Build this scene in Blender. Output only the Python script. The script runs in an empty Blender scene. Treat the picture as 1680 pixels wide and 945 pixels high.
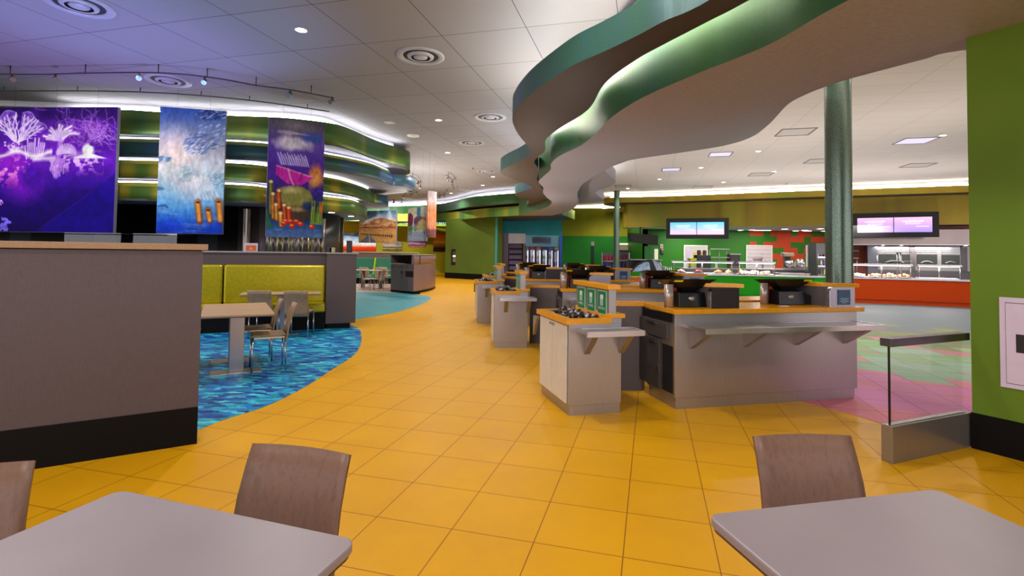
import bpy, bmesh, math, random
import numpy as np
from mathutils import Vector, Matrix
random.seed(7)
PI = math.pi
SC = bpy.context.scene
COL = SC.collection
# ------------------------------------------------------------------ camera (measured from the floor and ceiling grids)
CF, CPY, CPI, CRO, CH = 842.68, 387.23, .0332, .0130, 1.4
_w = np.array([0, math.cos(CPI), math.sin(CPI)]); _u0 = np.array([0, -math.sin(CPI), math.cos(CPI)]); _r0 = np.array([1., 0, 0])
_r = math.cos(CRO)*_r0 + math.sin(CRO)*_u0; _u = -math.sin(CRO)*_r0 + math.cos(CRO)*_u0
def _ray(x, y): return _w + _r*(x-840)/CF - _u*(y-CPY)/CF
def gp(x, y, z=0.):
    "plan point of the level plane z that the survey photo shows at x, y"
    d = _ray(x, y); t = (z-CH)/d[2]; return (float(d[0]*t), float(d[1]*t))
def hz(x, y, Y):
    d = _ray(x, y); t = Y/d[1]; return float(CH+d[2]*t)
def dp(x, y, Y):
    d = _ray(x, y); t = Y/d[1]; return (float(d[0]*t), Y, float(CH+d[2]*t))
def wh(x, y, A, B):
    "point on the upright plane through plan points A and B"
    d = _ray(x, y); ex, ey = B[0]-A[0], B[1]-A[1]
    det = d[0]*(-ey)+ex*d[1]; t = (A[0]*(-ey)+ex*A[1])/det
    return (float(d[0]*t), float(d[1]*t), float(CH+d[2]*t))
cam = bpy.data.cameras.new('camera'); camo = bpy.data.objects.new('camera', cam); COL.objects.link(camo)
camo.matrix_world = Matrix(((_r[0], _u[0], -_w[0], 0), (_r[1], _u[1], -_w[1], 0), (_r[2], _u[2], -_w[2], CH), (0, 0, 0, 1)))
cam.sensor_width = 36; cam.lens = CF*36/1680; cam.shift_y = -(472.5-CPY)/1680; cam.clip_start = .05; cam.clip_end = 200
SC.camera = camo
# ------------------------------------------------------------------ materials
def lin(c):
    if isinstance(c, str): c = tuple(int(c[i:i+2], 16)/255 for i in (0, 2, 4))
    return tuple((v/12.92 if v <= .04045 else ((v+.055)/1.055)**2.4) for v in c[:3])
def rgba(c): return (*lin(c), 1)
_M = {}
class NT:
    def __init__(s, name):
        s.m = bpy.data.materials.new(name); s.m.use_nodes = True; s.t = s.m.node_tree; s.n = s.t.nodes; s.l = s.t.links
        s.b = s.n['Principled BSDF']
    def node(s, typ, **kw):
        n = s.n.new(typ)
        for k, v in kw.items():
            if k.startswith('i_'): n.inputs[int(k[2:])].default_value = v
            else: setattr(n, k, v)
        return n
    def link(s, a, b): s.l.new(a, b)
    def math(s, op, a, b=None, c=None):
        n = s.n.new('ShaderNodeMath'); n.operation = op
        for i, v in enumerate((a, b, c)):
            if v is None: continue
            if isinstance(v, (int, float)): n.inputs[i].default_value = v
            else: s.link(v, n.inputs[i])
        return n.outputs[0]
    def pos(s, obj=False):
        if obj: return s.node('ShaderNodeTexCoord').outputs['Object']
        return s.node('ShaderNodeNewGeometry').outputs['Position']
    def mapping(s, vec, scale=(1, 1, 1), rot=(0, 0, 0), loc=(0, 0, 0)):
        n = s.node('ShaderNodeMapping'); s.link(vec, n.inputs[0])
        n.inputs[1].default_value = loc; n.inputs[2].default_value = rot; n.inputs[3].default_value = scale
        return n.outputs[0]
    def noise(s, vec, scale=5, detail=3, rough=.5, dist=0):
        n = s.node('ShaderNodeTexNoise'); s.link(vec, n.inputs['Vector'])
        n.inputs['Scale'].default_value = scale; n.inputs['Detail'].default_value = detail; n.inputs['Roughness'].default_value = rough
        n.inputs['Distortion'].default_value = dist
        return n.outputs[0]
    def ramp(s, fac, stops, interp='LINEAR'):
        n = s.node('ShaderNodeValToRGB'); s.link(fac, n.inputs[0]); cr = n.color_ramp; cr.interpolation = interp
        while len(cr.elements) < len(stops): cr.elements.new(.5)
        for e, (p, c) in zip(cr.elements, stops): e.position = p; e.color = rgba(c)
        return n.outputs[0]
    def mix(s, f, a, b, mode='MIX'):
        n = s.node('ShaderNodeMix'); n.data_type = 'RGBA'; n.blend_type = mode
        for sock, v in ((n.inputs[0], f), (n.inputs[6], a), (n.inputs[7], b)):
            if hasattr(v, 'is_linked') or hasattr(v, 'links'): s.link(v, sock)
            elif isinstance(v, (int, float)): sock.default_value = v
            else: sock.default_value = rgba(v)
        return n.outputs[2]
    def bump(s, h, strength=.2, dist=.01):
        n = s.node('ShaderNodeBump'); n.inputs['Strength'].default_value = strength; n.inputs['Distance'].default_value = dist
        s.link(h, n.inputs['Height']); s.link(n.outputs[0], s.b.inputs['Normal'])
    def col(s, v):
        if isinstance(v, (str, tuple)): s.b.inputs['Base Color'].default_value = rgba(v)
        else: s.link(v, s.b.inputs['Base Color'])
    def set(s, rough=.5, metal=0, spec=None, **kw):
        s.b.inputs['Roughness'].default_value = rough; s.b.inputs['Metallic'].default_value = metal
        if spec is not None: s.b.inputs['Specular IOR Level'].default_value = spec
        for k, v in kw.items(): s.b.inputs[k].default_value = v
        return s.m
def mat(name, c=None, rough=.5, metal=0, noise=.02, nscale=9, spec=None, **kw):
    if name in _M: return _M[name]
    t = NT(name)
    l = lin(c)
    if noise:
        f = t.noise(t.pos(True), nscale, 4)
        a = tuple(min(1, v*(1-noise)) for v in (int(c[i:i+2], 16)/255 for i in (0, 2, 4))); b = tuple(min(1, v*(1+noise)) for v in (int(c[i:i+2], 16)/255 for i in (0, 2, 4)))
        t.col(t.ramp(f, [(.3, a), (.7, b)]))
    else: t.col(c)
    _M[name] = t.set(rough, metal, spec, **kw); return _M[name]
def emit(name, c, strength, pattern=None):
    if name in _M: return _M[name]
    t = NT(name); t.col('101010'); t.b.inputs['Emission Color'].default_value = rgba(c); t.b.inputs['Emission Strength'].default_value = strength
    _M[name] = t.m; return t.m
def vcol_mat(name, rough=.6, em=0):
    if name in _M: return _M[name]
    t = NT(name); a = t.node('ShaderNodeVertexColor', layer_name='art'); t.link(a.outputs[0], t.b.inputs['Base Color'])
    if em: t.link(a.outputs[0], t.b.inputs['Emission Color']); t.b.inputs['Emission Strength'].default_value = em
    _M[name] = t.set(rough); return t.m
# ------------------------------------------------------------------ mesh builder
class MB:
    def __init__(s): s.b = bmesh.new()
    def _mi(s, fs, mi):
        for f in fs: f.material_index = mi
    def hexa(s, p, mi=0):
        v = [s.b.verts.new(q) for q in p]
        fs = [s.b.faces.new([v[i] for i in f]) for f in ((3, 2, 1, 0), (4, 5, 6, 7), (0, 1, 5, 4), (1, 2, 6, 5), (2, 3, 7, 6), (3, 0, 4, 7))]
        s._mi(fs, mi); return s
    def box(s, x0, x1, y0, y1, z0, z1, mi=0):
        return s.hexa([(x0, y0, z0), (x1, y0, z0), (x1, y1, z0), (x0, y1, z0), (x0, y0, z1), (x1, y0, z1), (x1, y1, z1), (x0, y1, z1)], mi)
    def bar(s, a, b, w, h, mi=0, up=(0, 0, 1)):
        "box section bar from a to b; w across, h along up"
        a, b = Vector(a), Vector(b); d = (b-a).normalized(); up = Vector(up)
        if abs(d.dot(up)) > .95: up = Vector((0, 1, 0))
        x = d.cross(up).normalized(); y = x.cross(d)
        c = [-x*w/2-y*h/2, x*w/2-y*h/2, x*w/2+y*h/2, -x*w/2+y*h/2]
        return s.hexa([a+q for q in c]+[b+q for q in c], mi)
    def slab(s, A, B, t, z0, z1, mi=0, side=1):
        "upright board whose front face runs A to B in plan, thickness t to the left (side=1) of A->B"
        A, B = Vector((A[0], A[1])), Vector((B[0], B[1])); d = (B-A).normalized(); n = Vector((-d.y, d.x))*t*side
        P = [A, B, B+n, A+n]
        if side < 0: P = [A, A+n, B+n, B]
        return s.hexa([(q.x, q.y, z0) for q in P]+[(q.x, q.y, z1) for q in P], mi)
    def prism(s, poly, z0, z1, mi=0, mside=None):
        area = sum(poly[i][0]*poly[(i+1) % len(poly)][1]-poly[(i+1) % len(poly)][0]*poly[i][1] for i in range(len(poly)))
        if area < 0: poly = poly[::-1]
        lo = [s.b.verts.new((x, y, z0)) for x, y in poly]; hi = [s.b.verts.new((x, y, z1)) for x, y in poly]
        f = [s.b.faces.new(lo[::-1]), s.b.faces.new(hi)]; s._mi(f, mi)
        n = len(poly)
        sd = [s.b.faces.new((lo[i], lo[(i+1) % n], hi[(i+1) % n], hi[i])) for i in range(n)]; s._mi(sd, mi if mside is None else mside)
        return s
    def sheet(s, poly, z, mi=0, down=False):
        area = sum(poly[i][0]*poly[(i+1) % len(poly)][1]-poly[(i+1) % len(poly)][0]*poly[i][1] for i in range(len(poly)))
        if (area < 0) != down: poly = poly[::-1]
        f = s.b.faces.new([s.b.verts.new((x, y, z)) for x, y in poly]); f.material_index = mi; return s
    def tube(s, pts, r, n=8, mi=0, caps=True, smooth=True):
        pts = [Vector(p) for p in pts]; rings = []
        rr = r if isinstance(r, (list, tuple)) else [r]*len(pts)
        prev = None
        for i, p in enumerate(pts):
            d = ((pts[min(i+1, len(pts)-1)]-pts[max(i-1, 0)])).normalized()
            up = Vector((0, 0, 1)) if abs(d.z) < .9 else Vector((1, 0, 0))
            if prev is not None: up = prev
            x = (up-d*up.dot(d)).normalized(); y = d.cross(x); prev = x
            rings.append([s.b.verts.new(p+(x*math.cos(k*2*PI/n)+y*math.sin(k*2*PI/n))*rr[i]) for k in range(n)])
        for a, b in zip(rings, rings[1:]):
            for k in range(n):
                f = s.b.faces.new((a[k], a[(k+1) % n], b[(k+1) % n], b[k])); f.smooth = smooth; f.material_index = mi
        if caps:
            for q in (rings[0][::-1], rings[-1]):
                f = s.b.faces.new(q); f.material_index = mi
        return s
    def lathe(s, prof, n=24, c=(0, 0, 0), mi=0, smooth=True, sx=1, sy=1):
        rings = []
        for r, z in prof:
            if r < 1e-5: rings.append([s.b.verts.new((c[0], c[1], c[2]+z))])
            else: rings.append([s.b.verts.new((c[0]+sx*r*math.cos(k*2*PI/n), c[1]+sy*r*math.sin(k*2*PI/n), c[2]+z)) for k in range(n)])
        for a, b in zip(rings, rings[1:]):
            for k in range(n):
                k2 = (k+1) % n
                if len(a) == 1 and len(b) == 1: continue
                if len(a) == 1: vs = (a[0], b[k], b[k2])
                elif len(b) == 1: vs = (a[k], b[0], a[k2])
                else: vs = (a[k], b[k], b[k2], a[k2])
                f = s.b.faces.new(vs); f.smooth = smooth; f.material_index = mi
        return s
    def ball(s, c, r, mi=0, u=10, v=7, sz=1):
        return s.lathe([(r*math.sin(PI*i/v), -r*sz*math.cos(PI*i/v)) for i in range(v+1)], u, c, mi)
    def ribbon(s, curve, z0, z1, t=.03, mi=0, mtop=None, smooth=True):
        "upright curved board following plan curve, thickness t to the left; drawn as a closed strip"
        P = [Vector((p[0], p[1])) for p in curve]; Q = []
        for i, p in enumerate(P):
            d = (P[min(i+1, len(P)-1)]-P[max(i-1, 0)]).normalized(); Q.append(p+Vector((-d.y, d.x))*t)
        v = [[s.b.verts.new((q.x, q.y, z)) for q, z in ((p, z0), (o, z0), (o, z1), (p, z1))] for p, o in zip(P, Q)]
        for a, b in zip(v, v[1:]):
            for k in range(4):
                f = s.b.faces.new((a[k], a[(k+1) % 4], b[(k+1) % 4], b[k])); f.material_index = mi; f.smooth = smooth and k in (1, 3)
                if k == 2 and mtop is not None: f.material_index = mtop
        for q in (v[0][::-1], v[-1]): f = s.b.faces.new(q); f.material_index = mi
        return s
    def build(s, name, mats, parent=None, bevel=0, loc=None, rot=0, norm=True):
        if norm: bmesh.ops.recalc_face_normals(s.b, faces=s.b.faces[:])
        if parent is None and loc is None:
            xs = [v.co for v in s.b.verts]
            lo = Vector((min(c.x for c in xs), min(c.y for c in xs), min(c.z for c in xs))); hi = Vector((max(c.x for c in xs), max(c.y for c in xs), 0))
            c = Vector(((lo.x+hi.x)/2, (lo.y+hi.y)/2, lo.z)); bmesh.ops.translate(s.b, verts=s.b.verts[:], vec=-c); loc = c
        me = bpy.data.meshes.new(name); s.b.to_mesh(me); s.b.free()
        for m in (mats if isinstance(mats, (list, tuple)) else [mats]): me.materials.append(m)
        o = bpy.data.objects.new(name, me); COL.objects.link(o); o.parent = parent
        if loc is not None: o.location = loc
        o.rotation_euler[2] = rot
        if bevel:
            b = o.modifiers.new('bevel', 'BEVEL'); b.width = bevel; b.segments = 2; b.limit_method = 'ANGLE'; b.angle_limit = .6
        return o
def tag(o, label=None, cat=None, group=None, kind=None):
    for k, v in (('label', label), ('category', cat), ('group', group), ('kind', kind)):
        if v: o[k] = v
    return o
def thing(name, label, cat, loc=(0, 0, 0), rot=0, group=None, kind=None):
    o = bpy.data.objects.new(name, None); COL.objects.link(o); o.empty_display_size = .1
    o.location = loc if len(loc) == 3 else (*loc, 0); o.rotation_euler[2] = rot
    return tag(o, label, cat, group, kind)
def struct(o, label=None): return tag(o, label, None, None, 'structure')
def kids(o): return [c for c in COL.objects if c.parent == o]
def dup(o, parent=None, loc=None, rot=None, label=None, group=None):
    c = o.copy(); COL.objects.link(c); c.parent = parent
    if loc is not None: c.location = loc if len(loc) == 3 else (*loc, 0)
    if rot is not None: c.rotation_euler[2] = rot
    if label: c['label'] = label
    if group: c['group'] = group
    for k in kids(o): dup(k, c)
    return c
def spline(pts, n=8):
    P = [Vector((*p, 0)) if len(p) == 2 else Vector(p) for p in pts]; out = []
    for i in range(len(P)-1):
        a, b, c, d = P[max(i-1, 0)], P[i], P[i+1], P[min(i+2, len(P)-1)]
        for k in range(n):
            t = k/n
            q = .5*((2*b)+(c-a)*t+(2*a-5*b+4*c-d)*t*t+(3*b-a-3*c+d)*t**3); out.append((q.x, q.y) if len(pts[0]) == 2 else tuple(q))
    out.append(tuple(pts[-1])); return out
def light(name, typ, loc, energy, color=(1, 1, 1), size=.1, rot=(0, 0, 0), spot=None, sy=None, blend=.6):
    l = bpy.data.lights.new(name, typ); l.energy = energy; l.color = color
    if typ == 'AREA':
        l.size = size
        if sy: l.shape = 'RECTANGLE'; l.size_y = sy
    else: l.shadow_soft_size = size
    if spot: l.spot_size = spot; l.spot_blend = blend
    o = bpy.data.objects.new(name, l); COL.objects.link(o); o.location = loc; o.rotation_euler = rot
    return o
def text_mb(mb, txt, size, origin, ex=(1, 0, 0), ez=(0, 0, 1), align='CENTER', mi=0, sx=1):
    "flat lettering: the outline of the letters as faces, laid on the plane of ex, ez"
    cu = bpy.data.curves.new('t', 'FONT'); cu.body = txt; cu.size = size; cu.align_x = align; cu.resolution_u = 2
    o = bpy.data.objects.new('t', cu); COL.objects.link(o)
    dg = bpy.context.evaluated_depsgraph_get(); me = o.evaluated_get(dg).to_mesh()
    O, X, Z = Vector(origin), Vector(ex), Vector(ez)
    vs = [mb.b.verts.new(O+X*v.co.x*sx+Z*v.co.y) for v in me.vertices]
    for p in me.polygons:
        try: f = mb.b.faces.new([vs[i] for i in p.vertices]); f.material_index = mi
        except ValueError: pass
    o.evaluated_get(dg).to_mesh_clear(); bpy.data.objects.remove(o); bpy.data.curves.remove(cu)
    return mb
# ================================================================== SETTING
steel = None
def brushed(name, c='8f8b8c', rough=.34, vert=True, metal=.9):
    if name in _M: return _M[name]
    t = NT(name); v = t.mapping(t.pos(True), (90, 90, 2) if vert else (2, 2, 120))
    f = t.noise(v, 3, 4); big = t.noise(t.mapping(t.pos(True), (1.2, 1.2, .5)), 1.6, 2)
    a = tuple(int(c[i:i+2], 16)/255 for i in (0, 2, 4))
    t.col(t.ramp(t.math('ADD', t.math('MULTIPLY', f, .5), t.math('MULTIPLY', big, .5)), [(.3, tuple(x*.94 for x in a)), (.7, tuple(min(1, x*1.05) for x in a))]))
    t.bump(f, .02, .001)
    _M[name] = t.set(rough, metal); return t.m
steel = brushed('brushed_steel', 'aaa4a3', .32, True, .78); steel_dark = brushed('dark_steel', '6a6466', .42, True, .7); steel_bright = brushed('bright_steel', 'c9c6ca', .25)
chrome = mat('chrome', 'b8bcc4', .14, 1, 0)
black = mat('black_plastic', '0e0d10', .35, 0, 0)
blacksat = mat('black_laminate', '080606', .5, 0, .1, 9, .15)
white = mat('white_paint', 'd9d6dc', .5)
def laminate(name, c, rough=.45):
    if name in _M: return _M[name]
    t = NT(name); v = t.mapping(t.pos(True), (1, 1, 1)); a = tuple(int(c[i:i+2], 16)/255 for i in (0, 2, 4))
    f = t.noise(t.mapping(t.pos(True), (60, 60, 6)), 4, 3); g = t.noise(t.mapping(t.pos(True), (6, 6, 80)), 4, 3)
    t.col(t.ramp(t.math('MULTIPLY_ADD', f, .5, t.math('MULTIPLY', g, .5)), [(.3, tuple(x*.92 for x in a)), (.7, tuple(min(1, x*1.08) for x in a))]))
    _M[name] = t.set(rough, 0, .4); return t.m
brown_lam = laminate('brown_weave_laminate', '544749')
tan_lam = laminate('tan_cap', '9c7c5a')
orange_cap = mat('orange_solid_surface', 'e39a14', .22, 0, .04, 30)
table_lam = mat('table_laminate', '91858a', .38, 0, .025, 3)
# ---- floor
FT, FO, FTH = .4235, (-.3955, 2.2391), .265
def grid_vec(t, th, O, size):
    ax = (math.cos(th), -math.sin(th)); bx = (math.sin(th), math.cos(th))
    return t.mapping(t.pos(), (1, 1, 1), (0, 0, th), (-(O[0]*ax[0]+O[1]*ax[1]), -(O[0]*bx[0]+O[1]*bx[1]), 0))
def tiles(t, vec, size, c1, c2, mort, msize=.004, off=0, bw=None):
    b = t.node('ShaderNodeTexBrick'); t.link(vec, b.inputs['Vector']); b.offset = off; b.squash = 1; b.offset_frequency = 2
    b.inputs['Color1'].default_value = rgba(c1); b.inputs['Color2'].default_value = rgba(c2); b.inputs['Mortar'].default_value = rgba(mort)
    b.inputs['Scale'].default_value = 1; b.inputs['Mortar Size'].default_value = msize; b.inputs['Mortar Smooth'].default_value = .1
    b.inputs['Bias'].default_value = 0; b.inputs['Brick Width'].default_value = bw or size; b.inputs['Row Height'].default_value = size
    return b
def floor_orange():
    t = NT('orange_floor_tile'); v = grid_vec(t, FTH, FO, FT)
    b = tiles(t, v, FT, 'e0a40a', 'dba009', '6b3408', .0028)
    far = t.node('ShaderNodeSeparateXYZ'); t.link(t.pos(), far.inputs[0])
    n = t.noise(t.pos(), 2.2, 5, .6)
    c = t.mix(.22, b.outputs[0], t.ramp(n, [(.3, 'c07c0c'), (.7, 'e8aa14')]))
    t.col(c); t.link(t.math('MULTIPLY_ADD', n, .2, .3), t.b.inputs['Roughness'])
    t.bump(b.outputs[1], -.25, .002)
    t.b.inputs['Specular IOR Level'].default_value = .22
    return t.m
m = MB().sheet([(-16, -4), (40, -4), (40, 46), (-16, 46)], 0)
struct(m.build('floor', floor_orange(), loc=(0, 0, 0)), 'orange yellow tiled floor sweeping through the hall')
def floor_water():
    t = NT('water_mosaic_floor'); p = t.mapping(t.pos(), (1, 2.1, 1), (0, 0, .1))
    wob = t.noise(p, 5, 3, .6)
    v = t.node('ShaderNodeTexVoronoi'); v.feature = 'F1'; v.distance = 'CHEBYCHEV'
    add = t.node('ShaderNodeVectorMath', operation='ADD'); t.link(p, add.inputs[0])
    wn = t.node('ShaderNodeTexNoise'); t.link(p, wn.inputs['Vector']); wn.inputs['Scale'].default_value = 14
    sc = t.node('ShaderNodeVectorMath', operation='SCALE'); t.link(wn.outputs[1], sc.inputs[0]); sc.inputs['Scale'].default_value = .12
    t.link(sc.outputs[0], add.inputs[1]); t.link(add.outputs[0], v.inputs['Vector']); v.inputs['Scale'].default_value = 8.5
    sep = t.node('ShaderNodeSeparateColor'); t.link(v.outputs['Color'], sep.inputs[0])
    f = t.math('ADD', t.math('MULTIPLY', sep.outputs[0], .62), t.math('MULTIPLY', wob, .38))
    t.col(t.ramp(f, [(0, '0a2f86'), (.28, '0a52a4'), (.42, '0f7cc0'), (.54, '138a9c'), (.64, '22aecf'), (.76, '58d0e2')], 'CONSTANT'))
    return t.set(.4, 0, .4)
carpet_edge = spline([gp(*q) for q in [(323, 706), (370, 688), (440, 665), (500, 635), (545, 606), (575, 587), (590, 570), (593, 550), (586, 538), (560, 530)]], 6)
m = MB().prism([(-2.6, 3.6)]+carpet_edge+[(-4.0, 10.4), (-12, 10.4), (-12, 2.6), (-4.6, 2.45)], 0.0005, .004)
struct(m.build('floor', floor_water()), 'blue mosaic floor with a water pattern under the dining area')
t = NT('teal_floor'); n = t.noise(t.mapping(t.pos(), (1, 3, 1)), 3, 4)
t.col(t.ramp(n, [(.3, '3a8d9c'), (.7, '55a9b4')])); teal_floor = t.set(.4)
teal_edge = spline([gp(*q) for q in [(560, 527), (590, 523), (650, 512), (690, 500), (703, 493), (707, 488), (690, 484), (650, 480.5), (600, 479)]], 6)
m = MB().prism([(-5, 10.5)]+teal_edge+[(-9, 17.6), (-9, 10.5)], .0005, .004)
struct(m.build('floor', teal_floor), 'pale teal curved floor patch beyond the booth end')
t = NT('rose_beige_floor'); n = t.noise(t.pos(), 3, 3); t.col(t.ramp(n, [(.3, 'c9a79c'), (.7, 'd9bdb0')])); beige_floor = t.set(.4)
m = MB().prism([(-14, 17.6), (-5.2, 17.7), (-3.9, 17.4), (-3.5, 18.5), (-4.4, 26), (-14, 28)], .0003, .003)
struct(m.build('floor', beige_floor), 'pale rose floor under the far dining tables')
def floor_mix():
    t = NT('pink_green_floor_tile'); v = grid_vec(t, FTH, FO, FT)
    b = tiles(t, v, FT, 'ffffff', 'ffffff', '8a5560', .0028)
    fl = t.node('ShaderNodeVectorMath', operation='DIVIDE'); t.link(v, fl.inputs[0]); fl.inputs[1].default_value = (FT, FT, 1)
    f2 = t.node('ShaderNodeVectorMath', operation='FLOOR'); t.link(fl.outputs[0], f2.inputs[0])
    wn = t.node('ShaderNodeTexWhiteNoise'); wn.noise_dimensions = '2D'; t.link(f2.outputs[0], wn.inputs['Vector'])
    sep = t.node('ShaderNodeSeparateXYZ'); t.link(t.pos(), sep.inputs[0])
    big = t.noise(t.pos(), .35, 2)
    # pink tiles near the registers, pale green further right, grey green and yellow beyond
    dist = t.math('ADD', t.math('MULTIPLY', sep.outputs[1], .095), t.math('MULTIPLY', sep.outputs[0], .075))
    fac = t.math('ADD', t.math('SUBTRACT', dist, .575), t.math('MULTIPLY', t.math('SUBTRACT', wn.outputs[0], .5), .26))
    c = t.ramp(fac, [(0, 'd77f8e'), (.14, 'cf7fae'), (.34, 'd08096'), (.40, '8fae98'), (.52, '7fa672'), (.64, 'b97480'), (.70, '767c50'), (.80, '5f7a50'), (.87, '747c48'), (.94, '5f6c74')], 'CONSTANT')
    t.col(t.mix(1, c, b.outputs[0], 'MULTIPLY')); t.bump(b.outputs[1], -.25, .002)
    return t.set(.5, 0, .1)
m = MB().prism([(2.3, 5.9), (2.84, 5.0), (3.06, 4.62), (3.2, 4.25), (3.36, 3.92), (3.6, 3.75), (12, 3.75), (30, 10), (30, 30), (6, 36), (2.2, 30), (.9, 18), (1.2, 13), (1.7, 9)], .0005, .004)
struct(m.build('floor', floor_mix()), 'pink and pale green tiled floor before the serving counters')
# ---- ceiling
CZ, CT, CO, CTH = 4.447, 1.22, (-7.5455, 6.3178), .2553
def ceil_mat(name, size, c1, c2, mort, msize, bw=None):
    t = NT(name); v = grid_vec(t, CTH, CO, size); b = tiles(t, v, size, c1, c2, mort, msize, 0, bw)
    n = t.noise(t.pos(), 140, 2); t.col(t.mix(.05, b.outputs[0], t.ramp(n, [(.3, '6a6668'), (.7, 'a09c9c')])))
    t.bump(b.outputs[1], -.3, .003); return t.set(.85, 0, .2)
mid = [(4.2, -4), (3.6, 3), (2.6, 6), (2.4, 9), (2.2, 12), (1.5, 16), (1.6, 22), (1.6, 30), (1.6, 46)]
m = MB().sheet([(-16, -4)]+mid+[(-16, 46)], CZ, 0, True)
struct(m.build('ceiling', ceil_mat('grey_ceiling_tile', CT, '8d8a8c', '928f90', '343236', .005), loc=(0, 0, 0)), 'grey panel ceiling over the walkway')
m = MB().sheet([(40, -4), (40, 46)]+mid[::-1], CZ, 0, True)
struct(m.build('ceiling', ceil_mat('pale_ceiling_tile', .61, 'e2d6ce', 'e6dad2', 'b0a49c', .004, 1.22), loc=(0, 0, 0)), 'pale tiled ceiling over the serving area')
m = MB().box(-16, 40, -4, 46, CZ+.02, CZ+.1); struct(m.build('ceiling', white, loc=(0, 0, 0)))
# ---- iridescent fascia finish: broad bands of green, teal, blue grey and yellow along the length
def fascia(name, stops, k=.35, rough=.4, ph=0., metal=.25, dir=(1, .6, 0)):
    t = NT(name); d = t.node('ShaderNodeVectorMath', operation='DOT_PRODUCT'); t.link(t.pos(), d.inputs[0]); d.inputs[1].default_value = dir
    w = t.noise(t.mapping(t.pos(), (k, k, .02), (0, 0, 0), (ph, ph*.7, 0)), 1.6, 1.5)
    f = t.node('ShaderNodeMapRange'); t.link(w, f.inputs[0]); f.inputs[1].default_value = .28; f.inputs[2].default_value = .72
    c = t.ramp(f.outputs[0], stops)
    g = t.noise(t.mapping(t.pos(), (25, 25, 25)), 6, 3)
    t.col(t.mix(.1, c, t.ramp(g, [(.3, '203020'), (.7, 'a0b0a0')])))
    t.bump(g, .04, .003)
    return t.set(rough, metal)
fas_green = fascia('green_fascia', [(0, '24485a'), (.25, '27603f'), (.5, '2f6424'), (.62, '3a6a3a'), (.8, '2d5e2c'), (1, '33405f')])
fas_t1 = fascia('green_yellow_top_fascia', [(0, '24485a'), (.25, '27603f'), (.42, '33661a'), (.56, '7a8416'), (.66, '3f6a1a'), (.8, '2d5e2c'), (1, '33405f')])
fas_teal = fascia('teal_fascia', [(0, '284a80'), (.3, '1f4f60'), (.55, '215a48'), (.8, '344f86'), (1, '1f5052')], .4, .45, 3)
fas_mix = fascia('bronze_green_fascia', [(0, '2a3038'), (.3, '6a9a3a'), (.45, 'b0a828'), (.6, '5a9a50'), (.8, '3a3c58'), (1, '6aa060')], .33, .35, 5)
fas_yellow = fascia('olive_yellow_fascia', [(0, '7a9414'), (.3, 'a89604'), (.6, 'b89a02'), (.85, 'a08202'), (1, 'b4a806')], .3, .4, 1)
under = laminate('mauve_brown_soffit', 'a09ba8', .5)
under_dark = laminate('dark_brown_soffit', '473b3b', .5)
led = emit('cove_light_strip', 'eef2ff', 9)
led_w = emit('warm_cove_light_strip', 'fff6e0', 30); led_s = emit('strong_cove_light_strip', 'f2f4ff', 26)
# ---- central wavy soffits (two stacked slabs); plan outlines surveyed from their lower edges
ZB, ZA = 3.08, 3.34
K = (ZB-1.4)/2.12
Bl = [(2.75, 4.16), (2.54, 5.09), (2.12, 5.95), (1.73, 6.89), (1.51, 7.94), (1.44, 9.1), (1.30, 10.05), (1.02, 11.02), (.9, 12.0), (.95, 12.95), (.83, 14.2), (.77, 15.2), (1.0, 16.6), (1.06, 17.84), (1.3, 19.4), (1.62, 21.2), (1.55, 23.5), (.9, 26.5), (.37, 29.08)]
Br = [(2.2, 28.6), (2.8, 25.5), (2.75, 21.5), (2.33, 18.44), (2.19, 16.86), (2.13, 15.65), (2.19, 14.37), (2.33, 12.73), (2.66, 11.19), (2.78, 10.02), (2.98, 9.02), (3.31, 8.03), (3.56, 7.12), (3.93, 5.96), (4.3, 5.0), (5.2, 4.1), (7, 3.2), (9, 2.8)]
B_pts = [(3.9, -3), (3.7, 0), (3.3, 2.4)]+Bl
A_Y = lambda L: [(x*.805, y*.805) for x, y in L]
Ai = [(2.38, 5.13), (2.16, 5.6), (1.85, 6.25), (1.61, 6.82), (1.38, 7.76), (1.34, 9.18), (.95, 10.6), (.74, 11.71), (.80, 13.0), (.6, 14.4), (.79, 15.83), (.85, 17.93)]
Ao = [(1.98, 5.14), (1.66, 5.63), (1.43, 6.06), (1.14, 6.52), (.81, 7.01), (.44, 7.86), (.22, 8.5), (.05, 9.24), (-.02, 9.99), (.1, 11.1), (.36, 12.4), (.46, 13.2), (.25, 14.3), (-.2, 15.5), (-.4, 16.5), (-.15, 17.6), (.5, 19.2), (.76, 20.3), (.4, 21.5), (.1, 22.6), (.35, 24.0), (.83, 25.54)]
Ar = [(3.3, 26.5), (4.4, 25.0), (3.75, 22.6), (3.5, 21.2), (3.73, 18.6), (2.95, 16.2), (2.82, 15.22), (3.28, 13.99), (4.21, 12.99), (4.95, 12.1), (5.2, 11.2), (5.04, 10.08), (4.69, 8.72), (4.68, 8.14), (4.76, 7.75), (4.88, 7.42), (5.33, 6.66), (5.58, 6.33)]
sB = K; Bl2 = [(x*sB, y*sB) for x, y in Bl]; Br2 = [(x*sB, y*sB) for x, y in Br]
sA = (ZA-1.4)/2.6; Ao2 = [(x*sA, y*sA) for x, y in Ao]; Ar2 = [(x*sA, y*sA) for x, y in Ar]; Ai2 = [(x*sA, y*sA) for x, y in Ai]
bl = spline([(3.6, -3), (3.2, 0), (2.6, 2.2)]+Bl2, 8); br = spline(Br2, 8)
B_poly = bl+br+[(9, -3)]
m = MB().prism(B_poly, ZB, CZ-.25, 0, 1)
o = m.build('wavy_soffit', [under, fas_green]); struct(o, 'lower wavy ceiling soffit with green side face and mauve underside')
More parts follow.
